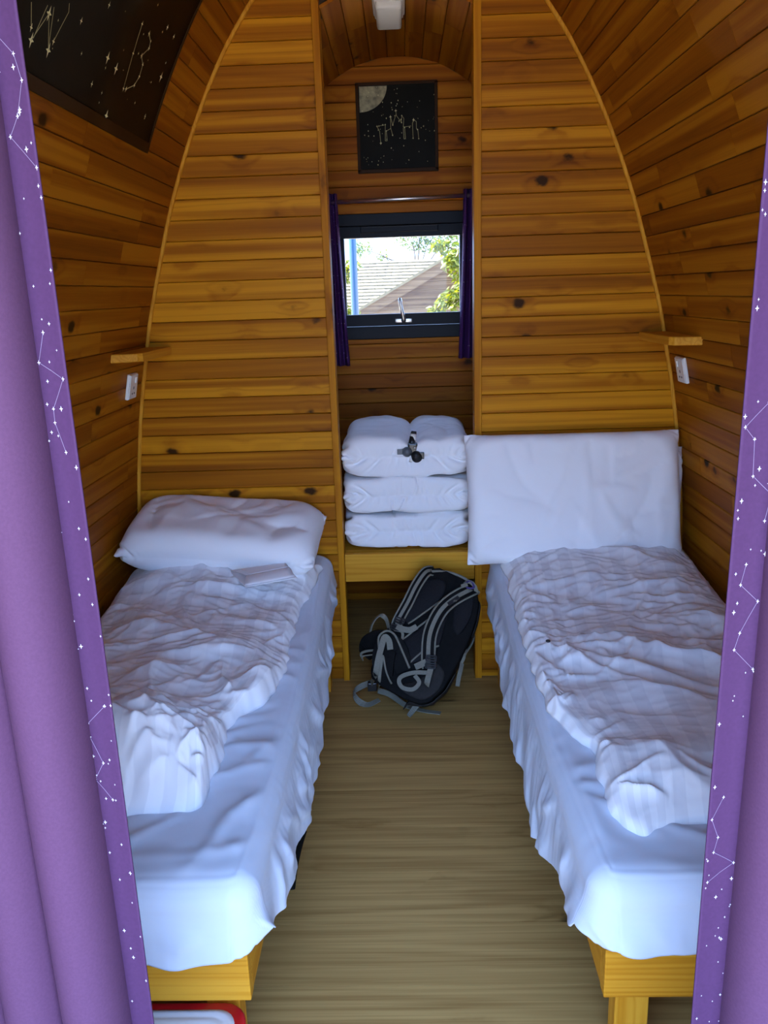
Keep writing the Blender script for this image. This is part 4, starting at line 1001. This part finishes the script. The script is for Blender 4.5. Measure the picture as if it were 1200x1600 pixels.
# webbing lying on the floor
up = np.array([0.0, 0, 1.0]); zz = lambda *p: np.array(p, float)
strap('loose_webbing', [KN+np.array([-.004, .006, 0]), zz(-.200, 2.884, .064), zz(-.226, 2.880, .042), zz(-.210, 2.856, .018), zz(-.172, 2.846, .006), zz(-.128, 2.866, .016)], 0.024, nor=[nrm(v) for v in spline([(0, -.5, .9), (-.5, -.6, .5), (-.9, -.3, .2), (-.4, -.7, .5), (0, -.3, 1), (0, 0, 1)], 30)], n=30)
strap('loose_webbing', [KN+np.array([.025, -.002, -.030]), zz(-.087, 2.872, .034), zz(-.025, 2.828, .010), zz(.036, 2.797, .004), zz(.106, 2.774, .004)], 0.022, nor=[nrm(v) for v in spline([(0, -.6, .8), (0, -.6, .8), (0, -.3, 1), (0, 0, 1), (0, 0, 1)], 26)])
strap('loose_webbing', [L3(.100, -.108, .040), L3(.113, -.163, .036), zz(.052, 2.790, .090), zz(.012, 2.772, .034), zz(-.016, 2.753, .005)], 0.021, nor=[nrm(v) for v in spline([tuple(en), tuple(en), (-.2, -.9, .4), (-.1, -.7, .7), (0, 0, 1)], 26)])
strap('loose_webbing', path([(.104, -.126, .036), (.052, -.153, .036), (.019, -.186, .036), (.020, -.208, .036), (.044, -.220, .038), (.079, -.207, .038), (.087, -.175, .036), (.060, -.160, .034)]), 0.015, n=40)
# buckles
def buckle(a, b, c, w, h, rot, nm='buckle', mat='greyplastic'):
    ca, sn = math.cos(rot), math.sin(rot)
    for k in (-1, 0, 1):
        x0 = k*h*0.42; p = [(-w/2, x0), (w/2, x0)]; q = [L3(a+u*ca-v*sn, b+u*sn+v*ca, c) for u, v in p]
        bkeep(MB().ribbon(q, 0.005, 0.006, en).build(nm, mat))
    for s_ in (-1, 1):
        p = [(s_*w/2, -h*0.42), (s_*w/2, h*0.42)]; q = [L3(a+u*ca-v*sn, b+u*sn+v*ca, c) for u, v in p]
        bkeep(MB().ribbon(q, 0.005, 0.006, en).build(nm, mat))
buckle(.086, -.078, .046, .036, .022, 0.45, mat='blackplastic'); buckle(.096, -.103, .044, .036, .020, 0.45, mat='blackplastic')
buckle(-.090, -.006, .032, .036, .022, 0.2, mat='blackplastic'); buckle(-.094, -.036, .026, .034, .020, 0.2, mat='blackplastic')
strap('strap_tail', path([(.045, -.132, .026), (.074, -.097, .036)]), 0.024)
strap('strap_tail', path([(-.090, -.030, .030), (-.066, -.030, .034), (-.038, -.020, .034), (-.022, .004, .030)]), 0.022)
strap('strap_tail', path([(-.095, -.045, .022), (-.062, -.040, .030), (-.050, -.065, .024), (-.06, -.085, .02)]), 0.010)
# compression straps on the side
strap('compression_strap', path([(.150, .045, -.030), (.172, .016, -.028), (.180, -.013, -.028), (.180, -.033, -.030)]), 0.012, nor=nrm(en+ex))
strap('compression_strap', path([(.182, -.031, -.036), (.190, -.058, -.030), (.196, -.084, -.030), (.206, -.115, -.034)]), 0.018, nor=nrm(en+ex))
strap('compression_strap', [side_pt(.00, .62, .010), side_pt(-.03, .72, .016), side_pt(-.05, .82, .012)], 0.014, nor=ex)
for (b_, k_) in ((-.04, .74), (.03, .86), (.10, .9)):
    p = side_pt(b_, k_, .012); bkeep(MB().box(p[0]-.010, p[0]+.010, p[1]-.008, p[1]+.008, p[2]-.007, p[2]+.007, .002).build('buckle', 'greyplastic' if b_ < 0 else 'blackplastic'))

# ------------------------------------------------------------------ outside the window
pole = MB().tube([(-0.372, 6.6, -0.42), (-0.372, 6.6, 4.4)], 0.030, 16); pole = pole.build('blue_pole', 'polyblue', None, True)
tag(rebase(pole, (-0.372, 6.6, -0.42)), 'blue painted pole outside the niche window', 'pole')
hs = thing('cabin', 'cabin with a pale shingled roof beyond the niche window', 'building', (1.0, 19, -0.42))
rm = MB(); NR = 26; za, zb, ya, yb = 0.35, 2.27, 17.6, 20.6
for i in range(NR):
    f0, f1 = i/NR, (i+1.25)/NR; z0, z1, y0, y1 = za+(zb-za)*f0, za+(zb-za)*min(1, f1), ya+(yb-ya)*f0, ya+(yb-ya)*min(1, f1)
    x = -5.0; r_ = random.Random(i)
    while x < 6.0:
        w = r_.uniform(0.12, 0.26); h = r_.uniform(0.0, 0.02)
        rm.add([(x, y0-h, z0+.03), (x+w-.008, y0-h, z0+.03), (x+w-.008, y1, z1), (x, y1, z1), (x, y0-h, z0), (x+w-.008, y0-h, z0)], [(0, 1, 2, 3), (4, 5, 1, 0)]); x += w
o = keep(rm.build('roof_shingles', 'shingle'), hs); o['kind'] = 'stuff'
keep(MB().add([(-5, ya, za-.01), (6, ya, za-.01), (6, yb, zb-.01), (-5, yb, zb-.01), (-5, yb+3, za), (6, yb+3, za)], [(0, 1, 2, 3), (3, 2, 5, 4)]).build('roof_deck', 'weathered'), hs)
keep(MB().box(-4.6, 5.6, ya+.3, yb+2.7, -0.42, za+.1).build('wall', 'weathered'), hs)
gy = 17.0; gp = (3.0, 3.20); gl = (-1.3, 0.86)
sl_ = (gp[1]-gl[1])/(gp[0]-gl[0])
for i in range(14):
    z0 = 0.2+i*0.17; z1 = z0+0.165
    xs = max(gl[0]+(z0-gl[1])/sl_+.2, gl[0]+0.1); 
    if z1 < gp[1]-.2: keep(MB().box(xs, 2*gp[0]-xs, gy, gy+.03, z0, z1, .004).build('gable_board', 'weathered'), hs)
for s_ in (1, -1):
    a = np.array([gp[0]+(gl[0]-gp[0])*s_, gy-.1, gl[1]]); b = np.array([gp[0], gy-.1, gp[1]])
    keep(MB().ribbon([a, b], 0.20, 0.04, (0, -1, 0)).build('barge_board', 'weathered'), hs)
    keep(MB().ribbon([a+[0, .0, .12], b+[0, 0, .12]], 0.05, 0.16, (0, -1, 0)).build('roof_edge', 'shingle'), hs)
    keep(MB().add([a+[0, 0, .10], b+[0, 0, .10], b+[0, 3.4, .10], a+[0, 3.4, .10]], [(0, 1, 2, 3)]).build('porch_roof', 'shingle'), hs)
def tree(label, base, trunk_h, blobs, nleaf, size, mat, seed, name='tree'):
    root = thing(name, label, 'tree', base, 'trees outside the window'); r_ = random.Random(seed)
    tm = MB(); bz = base[2]; top = np.mean([b[0] for b in blobs], axis=0)
    tm.tube(spline([base, (base[0]+.1, base[1], bz+trunk_h*.5), (base[0]*.6+top[0]*.4, base[1], bz+trunk_h)], 8), np.linspace(.12, .05, 8), 8)
    for c, rad in blobs: tm.tube(spline([(base[0]*.6+top[0]*.4, base[1], bz+trunk_h*.9), ((base[0]+c[0])/2, (base[1]+c[1])/2, (bz+trunk_h+c[2])/2+.1), c], 7), np.linspace(.04, .008, 7), 6)
    keep(tm.build('trunk', 'bark', None, True), root)
    lm = MB(); tot = sum(b[1]**2 for b in blobs)
    for c, rad in blobs:
        for k in range(int(nleaf*rad*rad/tot)):
            d = nrm([r_.gauss(0, 1) for _ in range(3)])*rad*r_.random()**0.45; d[2] *= 0.8
            p = np.array(c)+d; t = nrm([r_.gauss(0, 1), r_.gauss(0, 1), -0.7+r_.gauss(0, .5)]); s_ = nrm(np.cross(t, [r_.gauss(0, 1), r_.gauss(0, 1), r_.gauss(0, 1)])); nn_ = np.cross(t, s_)
            q = size*r_.uniform(.7, 1.3)
            lm.add([p, p+t*q*.45+s_*q*.22+nn_*q*.05, p+t*q, p+t*q*.45-s_*q*.22+nn_*q*.05], [(0, 1, 2), (0, 2, 3)])
    o = keep(lm.build('foliage', mat), root); o['kind'] = 'stuff'
tree('leafy green tree at the right of the niche window', (1.6, 9.3, -0.42), 1.6, [((0.62, 9.0, 1.86), .22), ((0.80, 9.0, 1.62), .24), ((0.98, 9.1, 1.95), .26), ((0.52, 8.9, 1.45), .15), ((0.88, 8.9, 1.28), .22), ((0.42, 9.0, 2.02), .10), ((1.2, 9, 1.6), .35), ((0.36, 8.9, 1.36), .08)], 2600, .085, 'leaf', 1)
tree('yellow-green bush left of the blue pole outside', (-1.0, 8.6, -0.42), 1.2, [((-0.68, 8.5, 1.72), .17), ((-0.72, 8.5, 1.40), .19), ((-0.52, 8.6, 1.32), .11), ((-0.9, 8.5, 1.6), .3), ((-0.50, 8.6, 1.82), .10)], 1500, .075, 'leaf', 2, 'bush')
tree('pale distant tree rising behind the cabin roof', (0.6, 28, -0.42), 2.4, [((0.3, 28, 3.25), .55), ((0.9, 28, 3.1), .5), ((-1.3, 28, 2.95), .4), ((1.6, 28, 3.2), .5), ((0.6, 28, 3.7), .5), ((-0.6, 28, 2.65), .25)], 1500, .13, 'leafpale', 3)
print('script', time.time()-T0, len(bpy.data.objects))
